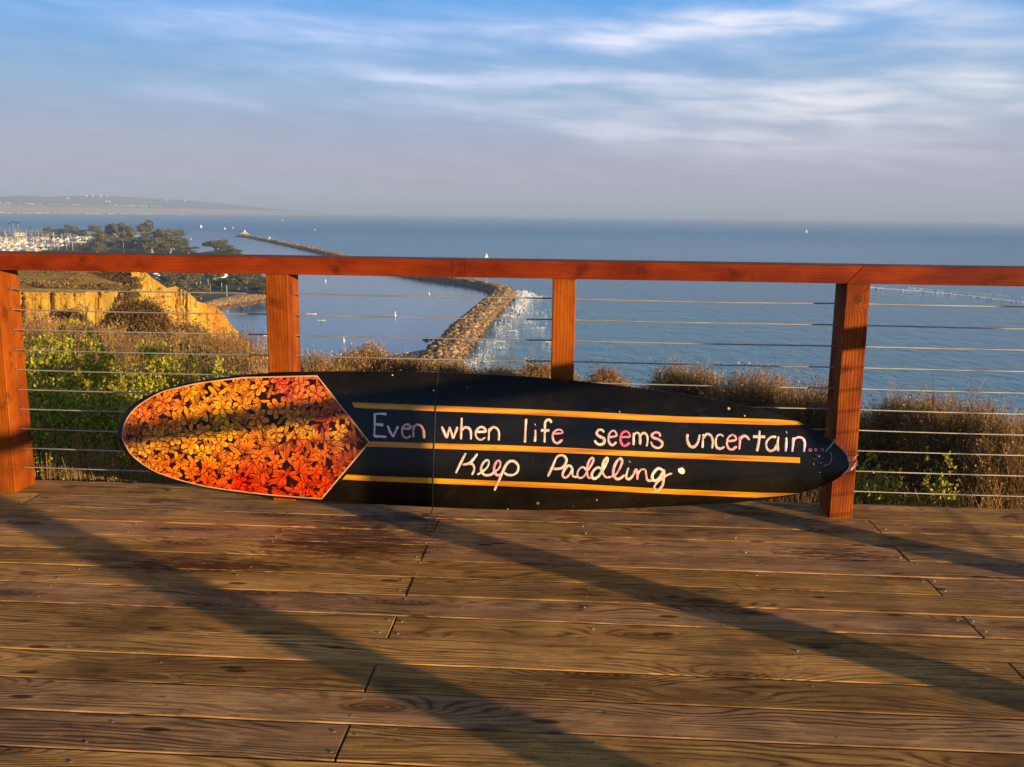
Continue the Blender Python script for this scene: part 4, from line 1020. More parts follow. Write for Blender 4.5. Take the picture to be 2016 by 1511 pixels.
dist_c = np.linalg.norm(cl_-CAM[:2], axis=1)
for lo, hi, per, sz in ((0, 800, 30, (.8, 1.55)), (800, 1400, 14, (1.1, 2.1)), (1400, 4000, 7, (1.7, 3.0))):
    ii = np.where((dist_c >= lo) & (dist_c < hi))[0]
    if not len(ii): continue
    k = np.repeat(ii, per); n = len(k); o_ = rng.uniform(-1, 1, n)*WB_*1.04
    z_ = np.where(np.abs(o_) < WT_, HT_, HT_-(np.abs(o_)-WT_)/(WB_-WT_)*(HT_+.6))-1.0
    p2 = cl_[k]+nm[k]*o_[:, None]+tg[k]*rng.uniform(-2, 2, (n, 1))
    size = sz[0]*.7+(sz[1]*1.25-sz[0]*.7)*rng.random(n)**1.8; cc_ = rockcol(n); wet = (z_ < .5)[:, None]; cc_ = np.where(wet, cc_*.45, cc_)
    rocks(core, np.stack([p2[:, 0], p2[:, 1], SEA+z_], 1), size, cc_)
hd = cl_[-1]; n = 260; a = rng.uniform(0, 6.28, n); r = np.sqrt(rng.random(n))*20
rocks(core, np.stack([hd[0]+r*np.cos(a), hd[1]+r*np.sin(a), SEA+(1-(r/20)**2)*6], 1), rng.uniform(2, 3.8, n), rockcol(n))
o = core.build('breakwater', M_rock); tag(o, 'long bent breakwater of piled boulders running out into the sea', 'breakwater')
M_white = simple('white_paint', (0.78, 0.76, 0.72), .5); M_red = simple('terracotta_roof', (0.38, 0.14, 0.07), .8)
M_cream = simple('cream_wall', (0.55, 0.47, 0.38), .8); M_glass = simple('dark_window', (0.03, 0.035, 0.04), .2)
lh = empty('harbour_light', (hd[0], hd[1], SEA+6), 'small pale light tower with domed cap on the far tip of the breakwater', 'lighthouse')
MB().box((-6, -5, 0), (6, 5, 4.5)).build('base_house', M_cream, lh)
MB().tube([(0, 0, 4.5), (0, 0, 10)], [2.2, 1.7], 10).build('tower', M_white, lh)
MB().tube([(0, 0, 10), (0, 0, 10.3), (0, 0, 12.5)], [2.4, 2.4, .2], 10).build('cap', M_red, lh)
# foam, wake
M_foam = simple('sea_foam', (0.74, 0.76, 0.78), .9)
fm_ = MB()
def lumps(mb, pts, s0, s1):
    P_ = np.array([at_z(a_, b_, SEA+.1) for a_, b_ in pts]); n = len(P_)
    rocks(mb, P_, s0+(s1-s0)*rng.random(n)**2, np.tile((.9, .92, .94), (n, 1)))
def foam(u, v, su, sv, n, s0, s1):
    lumps(fm_, np.stack([rng.normal(u, su, n), rng.normal(v, sv, n)], 1), s0, s1)
foam(1028, 581, 7, 3.0, 900, .4, 1.5); foam(1028, 590, 6, 5, 480, .3, .9); foam(1045, 584, 12, 2.5, 220, .2, .7); foam(1020, 606, 7, 6, 260, .3, 1.0); foam(1008, 622, 6, 9, 120, .15, .6)
foam(985, 645, 7, 12, 80, .15, .5); foam(966, 673, 17, 2, 90, .12, .45); foam(948, 700, 14, 7, 110, .12, .5); foam(1040, 615, 22, 9, 90, .2, .6); foam(1005, 660, 34, 18, 50, .12, .4); foam(930, 716, 12, 5, 90, .15, .5)
for _ in range(9): foam(rng.uniform(945, 1080), rng.uniform(600, 715), 7, 1.0, 40, .15, .5)
tag(fm_.build('sea_foam', M_foam), kind='stuff')
wk = MB()
for (L_, n_, s1_) in (([(1714,566.5),(1740,569),(1800,573),(1870,579),(1950,588),(2040,599),(2200,618)], 900, .85), ([(1790,567),(1860,573),(1950,580),(2060,590)], 120, .45)):
    p = resample(np.array(L_, float), 1.0); k = (rng.random(n_)**1.7*(len(p)-1)).astype(int)
    lumps(wk, np.stack([p[k, 0]+rng.normal(0, 2, n_), p[k, 1]+rng.normal(0, .45, n_)], 1), .3, s1_)
tag(wk.build('boat_wake', M_foam), kind='stuff')
# sand bar inside the harbour
sb = MB(); pts = [(700,716),(745,706),(800,695),(838,688),(836,705),(815,730),(790,780),(700,780)]
sb.add([tuple(at_z(u, v, SEA+.35)) for u, v in pts], [tuple(range(len(pts)))])
tag(sb.build('sand_bar', simple('wet_grey_sand', (.13, .12, .105), .6, .2, .2)), kind='structure')

# ============================================================ BLUFF
M_cliff, N, b = mat('ochre_sandstone')
P = N.n('ShaderNodeTexCoord').outputs['Object']; geo = N.n('ShaderNodeNewGeometry'); nz = N.sep(geo.outputs['Normal'])[2]
n1 = N.noise(P, .09, 6, .65); n2 = N.noise(N.scale(P, .5, .5, .12), 1.0, 5, .65); n3 = N.noise(P, .9, 6, .75)
tnt = N.n('ShaderNodeAttribute', attribute_name='tint').outputs['Color']
c = N.mix(N.ramp(n1, .35, .65), (0.74, 0.39, 0.040), (0.88, 0.58, 0.095)); c = N.mix(N.m('MULTIPLY', N.ramp(n2, .48, .68), .6), c, (0.42, 0.17, 0.035))
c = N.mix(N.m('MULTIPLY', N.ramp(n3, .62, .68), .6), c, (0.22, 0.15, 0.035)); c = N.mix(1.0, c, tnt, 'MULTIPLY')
N.put(b.inputs['Base Color'], c); b.inputs['Roughness'].default_value = .95; b.inputs['Specular IOR Level'].default_value = .1
bump(N, b, N.m('ADD', n2, N.m('MULTIPLY', n3, .8)), 1.0, 2.2)
def sheet(cols, name, nt=110, nu=170, disp=2.2, tints=None, seed=0, steep=.07):
    """cols: list of (u, [(v, dist), ...]); rows are matched by index"""
    us = np.array([c_[0] for c_ in cols], float); arr = np.array([c_[1] for c_ in cols], float)  # k, rows, 2
    arr[:, 3:, 1] = arr[:, 2:3, 1]-(arr[:, 3:, 0]-arr[:, 2:3, 0])*steep
    U = np.linspace(us[0], us[-1], nu); rws = arr.shape[1]; T = np.linspace(0, rws-1, nt)
    V_ = np.zeros((nu, nt, 3)); C_ = np.ones((nu, nt, 3))
    for a, u_ in enumerate(U):
        rv = np.array([np.interp(u_, us, arr[:, r_, 0]) for r_ in range(rws)]); rd = np.array([np.interp(u_, us, arr[:, r_, 1]) for r_ in range(rws)])
        vv = np.interp(T, np.arange(rws), rv); dd = np.interp(T, np.arange(rws), rd)
        for q_, (v_, d_) in enumerate(zip(vv, dd)):
            V_[a, q_] = at_d(u_, v_, d_)
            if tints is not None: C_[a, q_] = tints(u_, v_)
    rid = fbm(U[:, None]*.09+seed, T[None]*.05+np.zeros((nu, 1)), 4)-.5; rg2 = fbm(U[:, None]*.3+seed, T[None]*.6, 3)-.5
    k = disp*(rid*3.0+rg2*1.3+(fbm(U[:, None]*.8+seed, T[None]*4.0+seed, 4)-.5)*1.1); dirn = V_-CAM; dirn[..., 2] = 0; dirn /= np.linalg.norm(dirn, axis=2)[..., None]
    V_ += dirn*k[..., None]
    i_ = np.arange(nu-1)[:, None]*nt; j_ = np.arange(nt-1)[None]
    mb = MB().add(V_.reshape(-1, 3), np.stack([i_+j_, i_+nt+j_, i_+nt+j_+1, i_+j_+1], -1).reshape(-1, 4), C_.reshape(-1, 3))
    o_ = mb.build(name, M_cliff, smooth=True); tag(o_, kind='structure'); return o_
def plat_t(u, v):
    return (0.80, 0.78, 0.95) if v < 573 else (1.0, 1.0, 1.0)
# plateau, gully and face on the left
sheet([(-260, [(528,330),(545,280),(572,222),(588,214),(640,204),(700,200),(760,198)]),
       (40, [(528,330),(545,280),(574,222),(590,214),(640,204),(700,200),(760,198)]),
       (150, [(528,330),(545,280),(577,224),(592,216),(640,206),(700,200),(760,198)]),
       (205, [(528,330),(545,290),(573,236),(590,226),(640,212),(700,204),(760,200)]),
       (225, [(529,335),(545,300),(566,262),(588,246),(640,226),(700,212),(760,206)]),
       (243, [(530,340),(542,310),(556,284),(585,262),(640,238),(700,222),(760,214)]),
       (266, [(532,345),(536,330),(545,292),(580,262),(640,240),(700,226),(760,216)])], 'bluff', tints=plat_t)
# main promontory face: silhouette runs down to the right
sheet([(258, [(700,330),(545,300),(536,285),(560,262),(600,248),(650,240),(720,232),(860,222)]),
       (288, [(700,335),(552,305),(536.5,292),(560,270),(600,254),(650,246),(720,238),(860,228)]),
       (300, [(700,340),(560,312),(547,300),(566,280),(604,262),(650,252),(720,244),(860,234)]),
       (330, [(710,345),(580,322),(568,312),(582,292),(612,272),(654,262),(720,254),(860,244)]),
       (345, [(712,350),(578,340),(563,328),(585,300),(616,280),(658,268),(720,260),(860,250)]),
       (372, [(715,350),(588,334),(577,322),(594,304),(622,286),(660,274),(725,266),(860,256)]),
       (390, [(720,352),(606,334),(594,322),(608,308),(630,292),(666,280),(728,270),(860,260)]),
       (402, [(725,352),(614,336),(597,326),(613,312),(634,296),(668,284),(730,274),(860,264)]),
       (425, [(735,352),(622,338),(606,328),(621,316),(642,302),(674,290),(734,280),(860,270)]),
       (440, [(745,352),(640,338),(616,330),(632,320),(652,308),(682,296),(738,286),(860,276)]),
       (452, [(755,352),(660,340),(637,333),(650,324),(668,312),(694,302),(744,292),(860,282)]),
       (475, [(775,352),(690,342),(660,336),(672,328),(688,318),(708,308),(752,298),(860,288)]),
       (500, [(800,352),(715,344),(688,338),(697,331),(708,322),(722,314),(762,304),(860,294)]),
       (540, [(860,352),(770,346),(745,342),(750,336),(756,330),(764,322),(790,312),(880,300)])], 'bluff',
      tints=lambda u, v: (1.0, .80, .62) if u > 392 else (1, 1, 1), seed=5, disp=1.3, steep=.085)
# brush growing on the bluff top and gully
bb_ = MB()
def tuft(u, v, d, w, h, n, dark=1.0):
    c_ = at_d(u, v, d); a = rng.uniform(0, 6.28, n); r_ = np.sqrt(rng.random(n))*w
    pos = np.stack([c_[0]+r_*np.cos(a), c_[1]+r_*np.sin(a), c_[2]+h*np.sqrt(np.clip(1-(r_/w)**2, 0, 1))*rng.random(n)], 1)
    cc_ = brushcol(n)*np.array((.8, .85, .8))*dark; specks(bb_, pos, .26, cc_)
for _ in range(34):
    u = rng.uniform(-60, 160); v = rng.uniform(536, 556)+.02*u; tuft(u, v, 330-(v-530)*2.4, rng.uniform(1.5, 4), rng.uniform(.7, 1.8), 110)
for _ in range(34): u = rng.uniform(-50, 140); v = rng.uniform(556, 566); tuft(u, v, 262-(v-556)*2.8, rng.uniform(1.0, 2.2), .8, 90)
for _ in range(40): u = rng.uniform(205, 262); v = rng.uniform(540, 556); tuft(u, v, 300-(v-540)*1.2, rng.uniform(1.5, 3), rng.uniform(1, 2.2), 120, .55)
for _ in range(26): u = rng.normal(257, 7); v = rng.uniform(550, 606); tuft(u, v, 286-(v-556)*.72, rng.uniform(1.4, 2.4), 1.6, 130, .75)
for _ in range(22): u = rng.uniform(150, 235); v = rng.uniform(562, 574); tuft(u, v, 255-(v-562)*1.5, rng.uniform(1.0, 2), .8, 80, .8)
for _ in range(26): u = rng.normal(262, 9); v = rng.uniform(536, 552); tuft(u, v, 291, rng.uniform(.8, 2.0), 1.2, 80, .7)
for _ in range(70): u = rng.uniform(285, 470); v = 545+(u-285)*.62+rng.uniform(6, 55); tuft(u, v, np.interp(u, [288,540], [286,338]), rng.uniform(.3, .8), .4, 10, .7)
tag(bb_.build('bluff_scrub', M_brush), kind='stuff')

# ============================================================ HARBOUR LAND, MARINA
LZ = SEA+3.2
def poly(name, pts, z, m, kind='structure', skirt=True, parent=None):
    P_ = np.array([at_z(u, v, z) for u, v in pts]); n = len(P_)
    mb = MB().add(P_, [tuple(range(n))])
    if skirt:
        Q_ = P_.copy(); Q_[:, 2] = SEA-1; mb.add(np.concatenate([P_, Q_]), [(q_, q_+n, (q_+1) % n+n, (q_+1) % n) for q_ in range(n)])
    o_ = mb.build(name, m, parent); tag(o_, kind=kind); return o_
M_grass = simple('park_lawn', (.075, .095, .03), .95, .35, .05, spec=.1); M_asph = simple('asphalt', (.055, .052, .055), .9, .2, .05)
M_path = simple('sandy_path', (.42, .28, .16), .9, .12, .1); M_conc = simple('quay_concrete', (.22, .19, .16), .9, .2, .05)
poly('park_land', [(400,600),(420,594.5),(440,590.5),(472,584),(500,581.5),(524,580),(548,578),(556,574),(545,562),(528,552),(515,542),(500,530),(488,512),(478,501),(450,496),(420,494),(392,498),(380,497),(372,487),(340,479),(150,479),(60,500),(-200,520),(-300,560),(100,640),(300,640),(380,612)], LZ, M_grass)
poly('far_quay', [(-400,470),(-400,458),(60,457),(262,460),(275,464),(150,466),(40,467)], LZ-.4, M_conc)
poly('road', [(300,560),(318,545),(335,541),(360,551),(382,563),(405,574),(440,576),(478,573),(500,566),(512,569),(500,574),(472,577),(440,584),(420,588),(395,596),(340,590)], LZ+.05, M_asph, skirt=False)
poly('car_park', [(300,545),(300,522),(400,520),(440,534),(415,548),(372,552),(340,541)], LZ+.03, M_asph, skirt=False)
poly('sandy_path', [(396,597),(420,590),(440,586),(472,578.5),(500,576),(545,572),(552,577),(524,579.5),(500,581),(472,583.5),(440,590),(420,594),(398,600)], LZ+.09, M_path, skirt=False)
rv = MB(); us_ = np.linspace(392, 556, 420); Tt = np.interp(us_, [392,420,440,472,500,524,556], [603,594.5,590.5,584,581.5,580,577.5]); Tb = np.interp(us_, [392,439,478,521,556], [617,609,603,595,590])
for a, t0, t1 in zip(us_, Tt, Tb):
    A_ = at_z(a, t0, LZ-.4); B2 = at_z(a, t1, SEA)
    for q in range(12):
        t = rng.random(); p = A_*(1-t)+B2*t; rocks(rv, p[None]+rng.normal(0, .4, (1, 3))*[1, 1, .2], np.array([rng.uniform(.6, 1.2)]), rockcol(1)*(1.25 if t < .7 else .6))
o = rv.build('rock_revetment', M_rock); tag(o, 'sloping rock bank along the park shore beside the calm water', 'sea wall')
# trees
M_bark = simple('grey_bark', (.28, .22, .17), .9)
def tree_mesh(seed, kind):
    r = np.random.default_rng(seed); tr = MB(); cr_ = MB()
    tr.tube([(0, 0, 0), (r.normal(0, .02), r.normal(0, .02), .25), (r.normal(0, .03), 0, .5)], [.030, .022, .016], 7)
    lobes = []
    nl_ = {'euc': 13, 'wide': 13, 'round': 14, 'palm': 0}[kind]
    for k in range(nl_):
        a = r.uniform(0, 6.28); rr = r.uniform(.08, .30)*(1.35 if kind == 'wide' else 1); z = r.uniform(.30, .86) if kind != 'wide' else r.uniform(.50, .82)
        if kind == 'round': z = r.uniform(.25, .75)
        c_ = np.array([rr*math.cos(a), rr*math.sin(a), z]); lobes.append((c_, r.uniform(.13, .22)))
        tr.tube([(0, 0, .25+.2*r.random()), tuple(c_*[.5, .5, .75]), tuple(c_)], [.014, .009, .004], 5)
    if kind == 'palm':
        tr.v = []; tr.f = []; tr.c = []; tr.a = []; tr.nv = 0; tr.tube([(0, 0, 0), (.02, 0, .5), (0.01, 0, .9)], [.022, .016, .014], 7)
        for k in range(26):
            a = r.uniform(0, 6.28); e = r.uniform(-.5, 1.0); p0 = np.array([.01, 0, .9]); dd = np.array([math.cos(a)*math.cos(e), math.sin(a)*math.cos(e), math.sin(e)])
            ln_ = r.uniform(.14, .2)
            for s_ in range(10):
                t = s_/9; p = p0+dd*ln_*t+np.array([0, 0, -.10*t*t]); sdv = np.cross(dd, [0, 0, 1]); w_ = .035*math.sin(math.pi*min(1, t+.15))+.004
                q1 = p+dd*.02; cr_.add([p-sdv*w_, p+sdv*w_, q1+sdv*w_*.9+[0, 0, -.01], q1-sdv*w_*.9+[0, 0, -.01]], [(0, 1, 2, 3)], np.array((.07, .08, .03))*r.uniform(.7, 1.3))
    for c_, s_ in lobes:
        n = 300; dv = r.normal(0, 1, (n, 3)); dv /= np.linalg.norm(dv, axis=1)[:, None]; rad = r.random(n)**.4
        pos = c_+dv*(s_*rad)[:, None]*[1, 1, .72]
        a = r.normal(0, 1, (n, 3)); a /= np.linalg.norm(a, axis=1)[:, None]; b = np.cross(a, dv+.01); b /= np.linalg.norm(b, axis=1)[:, None]; sz = r.uniform(.014, .032, (n, 1))
        cc_ = (np.array((.060, .066, .026))*(1-r.random((n, 1)))+np.array((.150, .125, .050))*r.random((n, 1)))*r.uniform(.8, 1.2)
        cr_.add(np.stack([pos+a*sz, pos+b*sz, pos-a*sz, pos-b*sz], 1).reshape(-1, 3), np.arange(4*n).reshape(n, 4), np.repeat(cc_, 4, 0))
    return tr.mesh('trunk', M_bark), cr_.mesh('crown', M_crown)
M_crown = tinted('tree_foliage', .8, .3, 8.0, trans=.12, spec=.15)
TM = {('euc', k): tree_mesh(20+k, 'euc') for k in range(3)}; TM.update({('wide', k): tree_mesh(40+k, 'wide') for k in range(2)}); TM.update({('round', k): tree_mesh(60+k, 'round') for k in range(2)}); TM[('palm', 0)] = tree_mesh(80, 'palm')
def tree(kind, var, u, vtop, vbase, wpx, label, z=LZ, group=None, cat='tree', wf=1.0):
    b0 = at_z(u, vbase, z); d = math.hypot(b0[0]-CAM[0], b0[1]-CAM[1]); top = at_d(u, vtop, d)[2]; H = top-b0[2]
    W_ = wpx/F*d/ {'euc': .78, 'wide': .95, 'round': .72, 'palm': .42}[kind]
    o_ = empty('palm_tree' if kind == 'palm' else 'tree', tuple(b0), label, cat, group); o_.scale = (W_, W_, H/.98); o_.rotation_euler.z = rng.uniform(0, 6.28)
    for nm_, me in zip(('trunk', 'crown'), TM[(kind, var)]): link(bpy.data.objects.new(nm_, me), o_)
GB_ = 'trees behind the marina'
TR = [('euc',0,95,445,466,26,'dark tree behind the marina, third clump from the left edge'),('round',0,118,449,466,22,'low dark tree behind the masts of the marina'),('euc',1,143,442,467,26,'round topped dark tree standing above the marina masts'),
 ('round',1,166,450,468,20,'small dark tree between two taller ones behind the marina'),('euc',2,185,444,470,28,'dark feathery tree at the right end of the marina'),('euc',0,207,450,474,24,'dark tree just left of the arch shaped tree gap'),
 ('wide',0,221,438,482,34,'tall tree whose crown arches left of the sky gap'),('euc',1,252,438,484,34,'tall tree forming the right side of the arch gap'),('euc',2,287,434,488,30,'tallest tree with a small crown rising over the grove'),
 ('euc',0,318,446,488,42,'broad olive green tree right of the tallest tree'),('round',0,342,447,492,40,'bushy tree near the right end of the grove above the rail'),('euc',1,360,466,495,32,'lower tree at the right edge of the grove'),
 ('round',1,205,455,492,46,'rust tinted round tree in front of the arch gap'),('round',0,262,462,497,56,'olive rounded tree in the middle of the grove'),('round',1,300,462,500,60,'wide olive tree in the front of the grove'),
 ('euc',2,335,468,500,50,'pale green front tree near the right of the grove'),('round',0,172,478,499,34,'dark low tree at the marina edge by the rail'),('round',1,192,474,500,34,'dark bushy tree touching the rail beside the marina'),
 ('round',0,372,484,500,30,'last small tree at the water end of the grove'),('wide',1,425,471,501,48,'domed brown tree clump standing alone near the channel, larger part'),('round',1,447,480,502,36,'middle part of the lone brown clump by the channel'),('round',0,463,489,503,26,'low right end bush of the lone clump by the channel'),
 ('euc',0,330,532,562,36,'dark tree right behind the bluff crest below the rail'),('round',1,345,538,572,38,'dense dark green tree beside the parking cars'),('euc',1,366,530,582,34,'dark tree between the car park and the road'),
 ('wide',0,388,536,570,34,'open tree with pale branches near the white building'),('round',0,372,562,592,46,'broad low green tree just above the bluff edge'),('round',1,396,556,590,34,'green tree beside the palm near the road'),
 ('euc',2,425,530,565,40,'tree behind the road and left of the lawn'),('round',0,436,550,568,26,'low dark shrub tree left of the lawn slope'),('round',1,462,532,560,34,'dark tree on the lawn behind the pale trunked one'),
 ('wide',1,484,538,573,60,'umbrella shaped tree with a pale trunk on the lawn by the second post'),('wide',0,470,546,571,34,'smaller pale trunked tree left of the umbrella shaped one'),('round',0,508,553,577,44,'dark round tree at the tip of the park'),('round',1,524,562,580,30,'low dark bush at the tip of the park by the second post'),
 ('palm',0,414,555,580,16,'short palm glowing yellow green beside the road'),('palm',0,28,435,463,13,'palm rising above the left part of the marina'),('palm',0,37,436,463,12,'second palm right of the first, above the marina'),('palm',0,20,438,463,10,'thin palm at the far left above the marina'),('palm',0,60,447,465,8,'small lone palm between the marina palms and the dark trees')]
for k, v, u, vt, vb, w_, lb in TR: tree(k, v, u, vt, vb, w_, lb)
# boats
def hull(L_, B_, H_, m, name='hull', parent=None, z0=0):
    st = [(-.5, .75, 1.0), (-.25, 1.0, .95), (.05, 1.0, .97), (.3, .72, 1.05), (.5, .04, 1.2)]
    V_ = []
    for x, w_, h in st: V_ += [(x*L_, -w_*B_/2, H_*h), (x*L_, -w_*B_*.32, 0-.1), (x*L_, w_*B_*.32, 0-.1), (x*L_, w_*B_/2, H_*h)]
    mb = MB(); V_ = np.array(V_)+[0, 0, z0]; Fc = []
    for s_ in range(4):
        for q in range(3): Fc.append((s_*4+q, s_*4+q+1, s_*4+5+q, s_*4+4+q))
        Fc.append((s_*4+3, s_*4, s_*4+4, s_*4+7))
    mb.add(V_, Fc); mb.f.append(np.array([(0, 3, 2, 1)])); mb.v.append(np.zeros((0, 3))); mb.c.append('x'); mb.a.append('x'); return mb
M_blue = simple('navy_canvas', (.03, .06, .14), .7); M_mast = simple('aluminium_mast', (.55, .53, .50), .4, metal=.3)
def boat_mesh(kind, m_):
    mb = hull(10 if kind < 2 else 8, 3.2, 1.3, None)
    if kind == 0: mb.box((-2.5, -1.0, 1.25), (2.0, 1.0, 2.0)); mb.tube([(.8, 0, 1.3), (.8, 0, 14)], .22, 5); mb.box((-3.6, -.16, 2.3), (.7, .16, 2.75))
    elif kind == 1: mb.box((-2.5, -1.2, 1.25), (2.2, 1.2, 2.6)); mb.box((-1.5, -1.1, 2.6), (.8, 1.1, 3.9))
    else: mb.box((-2.0, -.9, 1.25), (1.0, .9, 1.9)); mb.tube([(.4, 0, 1.3), (.4, 0, 11)], .12, 5)
    return mb.mesh('moored_boat', m_)
M_tan = simple('weathered_tan_hull', (.34, .26, .17), .7); M_crm = simple('cream_hull', (.62, .52, .36), .6)
BMs = [boat_mesh(k, m_) for k in (0, 1, 2) for m_ in (M_white, M_crm, M_tan, M_blue)]
r_ = np.random.default_rng(9); cnt = 0
rowsv = np.concatenate([np.linspace(463.5, 472, 6), np.linspace(474.5, 500, 10)])
for v in rowsv:
    lim = 178-max(0, (v-470))*.7; u = -12+r_.uniform(0, 4)
    d = np.linalg.norm(at_z(60, v, SEA)[:2]-CAM[:2]); stepu = max(9.0, 15/d*F*.9)
    while u < lim and cnt < 290:
        p = at_z(u+r_.normal(0, 1.0), v+r_.normal(0, .25), SEA+.1); k = int(r_.choice(3, p=(.5, .25, .25))*4+r_.choice(4, p=(.22, .38, .28, .12)))
        o = bpy.data.objects.new('moored_boat', BMs[k]); link(o); o.location = p; o.rotation_euler.z = r_.choice([1.2, 4.34])+r_.normal(0, .35); s_ = r_.uniform(.8, 1.25); o.scale = (s_, s_, s_)
        tag(o, ('white', 'cream', 'tan', 'navy blue')[k % 4]+(' sailing boat with a boom cover', ' motor boat with a cabin', ' small sailing boat')[k//4]+' moored in the crowded marina at the left', 'boat', 'boats moored in the marina'); cnt += 1; u += stepu*r_.uniform(.8, 1.25)
for i, v in enumerate((468, 474, 482, 491)):
    a = at_z(-10, v, SEA+.5); b = at_z(150, v, SEA+.5); MBd = MB(); n_ = np.array([-(b-a)[1], (b-a)[0], 0]); n_ /= np.linalg.norm(n_)
    MBd.add([a-n_*1.2, b-n_*1.2, b+n_*1.2, a+n_*1.2, a-n_*1.2-[0, 0, .5], b-n_*1.2-[0, 0, .5]], [(0, 1, 2, 3), (0, 4, 5, 1)])
    o = MBd.build('floating_dock', M_conc); tag(o, ['farthest', 'second farthest', 'third', 'nearest'][i]+' long grey floating dock between the moored boats', 'dock', 'floating docks')
def house(u, v, z, w, dpt, h, label, wall=M_cream, roof=M_red, name='house', group=None, rot=None):
    p = at_z(u, v, z); o_ = empty(name, tuple(p), label, 'building', group); o_.rotation_euler.z = rng.uniform(-.5, .5) if rot is None else rot
    MB().box((-w/2, -dpt/2, 0), (w/2, dpt/2, h)).build('wall', wall, o_)
    rr = MB(); e = w*.06; V_ = [(-w/2-e, -dpt/2-e, h+.02), (w/2+e, -dpt/2-e, h+.02), (w/2+e, dpt/2+e, h+.02), (-w/2-e, dpt/2+e, h+.02), (-w/4, 0, h*1.45), (w/4, 0, h*1.45)]
    rr.add(V_, [(0, 1, 5, 4), (2, 3, 4, 5), (0, 3, 2, 1)]); rr.f.append(np.array([(1, 2, 5), (3, 0, 4)])); rr.v.append(np.zeros((0, 3))); rr.c.append('x'); rr.a.append('x')
    rr.build('roof', roof, o_)
    for q in range(3):
        x = (-.3+.3*q)*w; MB().box((x-w*.07, -dpt/2-.05, h*.35), (x+w*.07, -dpt/2-.02, h*.75)).build('window', M_glass, o_)
    return o_
house(39, 465, LZ, 22, 12, 7, 'harbour building with an orange tiered roof behind the masts', name='harbour_building')
house(430, 546, LZ, 14, 9, 4.5, 'white flat building among the park trees under the rail', M_white, M_white, 'park_building')
house(450, 540, LZ, 12, 8, 4, 'small reddish roofed kiosk right of the white park building', name='park_building')
house(235, 462, LZ, 30, 12, 7, 'pale long building seen through the arch gap in the trees', M_white, M_red, 'harbour_building')
house(295, 498, LZ, 10, 6, 4, 'white shed at the foot of the grove just above the rail', M_white, M_white, 'park_building')
# cars
M_tyre = simple('tyre_rubber', (.02, .02, .02), .9); M_silv = simple('silver_car_paint', (.5, .5, .52), .3, metal=.4); M_dkc = simple('dark_car_paint', (.05, .06, .09), .3)
def car_parts(m):
    bd_ = MB(); prof = [(-2.2, .35), (2.2, .35), (2.25, .8), (1.3, .95), (.75, 1.45), (-1.2, 1.48), (-1.9, 1.0), (-2.25, .85)]
    V_ = [(x, -.88, z) for x, z in prof]+[(x, .88, z) for x, z in prof]; n = 8; bd_.add(V_, [(q, (q+1) % n, (q+1) % n+n, q+n) for q in range(n)]); bd_.f.append(np.array([tuple(range(n))[::-1], tuple(range(n, 2*n))])); bd_.v.append(np.zeros((0, 3))); bd_.c.append('x'); bd_.a.append('x')
    wn = MB(); wn.add([(.70, -.89, 1.38), (1.15, -.89, 1.0), (-1.7, -.89, 1.0), (-1.15, -.89, 1.4)], [(0, 1, 2, 3)]); wn.add([(.70, .89, 1.38), (1.15, .89, 1.0), (-1.7, .89, 1.0), (-1.15, .89, 1.4)], [(3, 2, 1, 0)])
    wh = MB().tube([(0, -.12, 0), (0, .12, 0)], .34, 10)
    return bd_.mesh('body', m), wn.mesh('window', M_glass), wh.mesh('wheel', M_tyre)
CP = [car_parts(m) for m in (M_white, M_silv, M_dkc)]
cars = [(307,541,0),(315,544,0),(322,546,1),(330,549,0),(310,549,2),(318,552,0),(327,555,1),(334,558,0),(404,543,0),(411,541,1),(418,539,0),(440,548,0),(352,557,2),(448,545,1)]
cn = ['white car parked nearest the bluff crest', 'white car second in the row by the bluff crest', 'silver car third in the parked row', 'white car at the right of the upper parked row', 'dark car in the lower parked row', 'white car in the lower parked row', 'silver car in the lower parked row', 'white car at the end of the lower parked row', 'white car left of the white park building', 'silver car just before the white park building', 'white car touching the white park building', 'white car right of the white park building', 'dark car under the dense tree', 'silver car by the reddish kiosk']
for (u, v, k), lb in zip(cars, cn):
    o = empty('parked_car', tuple(at_z(u, v, LZ+.06)), lb, 'car', 'cars parked in the harbour park'); o.rotation_euler.z = rng.uniform(-.3, .3)+.8
    link(bpy.data.objects.new('body', CP[k][0]), o); link(bpy.data.objects.new('window', CP[k][1]), o)
    for x in (-1.4, 1.4):
        for y in (-.8, .8): w_ = link(bpy.data.objects.new('wheel', CP[k][2]), o); w_.location = (x, y, .34)
# light poles in the park
for i, (u, v, h) in enumerate(((447,583,7),(437,573,6),(327,552,6),(395,560,7),(410,561,6),(244,499,15),(228,494,13))):
    p = at_z(u, v, LZ); o = empty('lamp_post', tuple(p), ['pale post standing beside the road bend', 'thin pale post left of the road bend', 'pale post by the parked row of cars', 'tall pale post left of the palm', 'pale post right above the palm', 'white mast like post at the grove foot', 'leaning white post at the marina edge'][i], 'post', 'pale posts in the harbour park')
    MB().tube([(0, 0, 0), (0, 0, h)], [.16, .12], 6).build('pole', M_white, o); MB().box((-.25, -.12, h), (.6, .12, h+.15)).build('lamp_head', M_white, o)
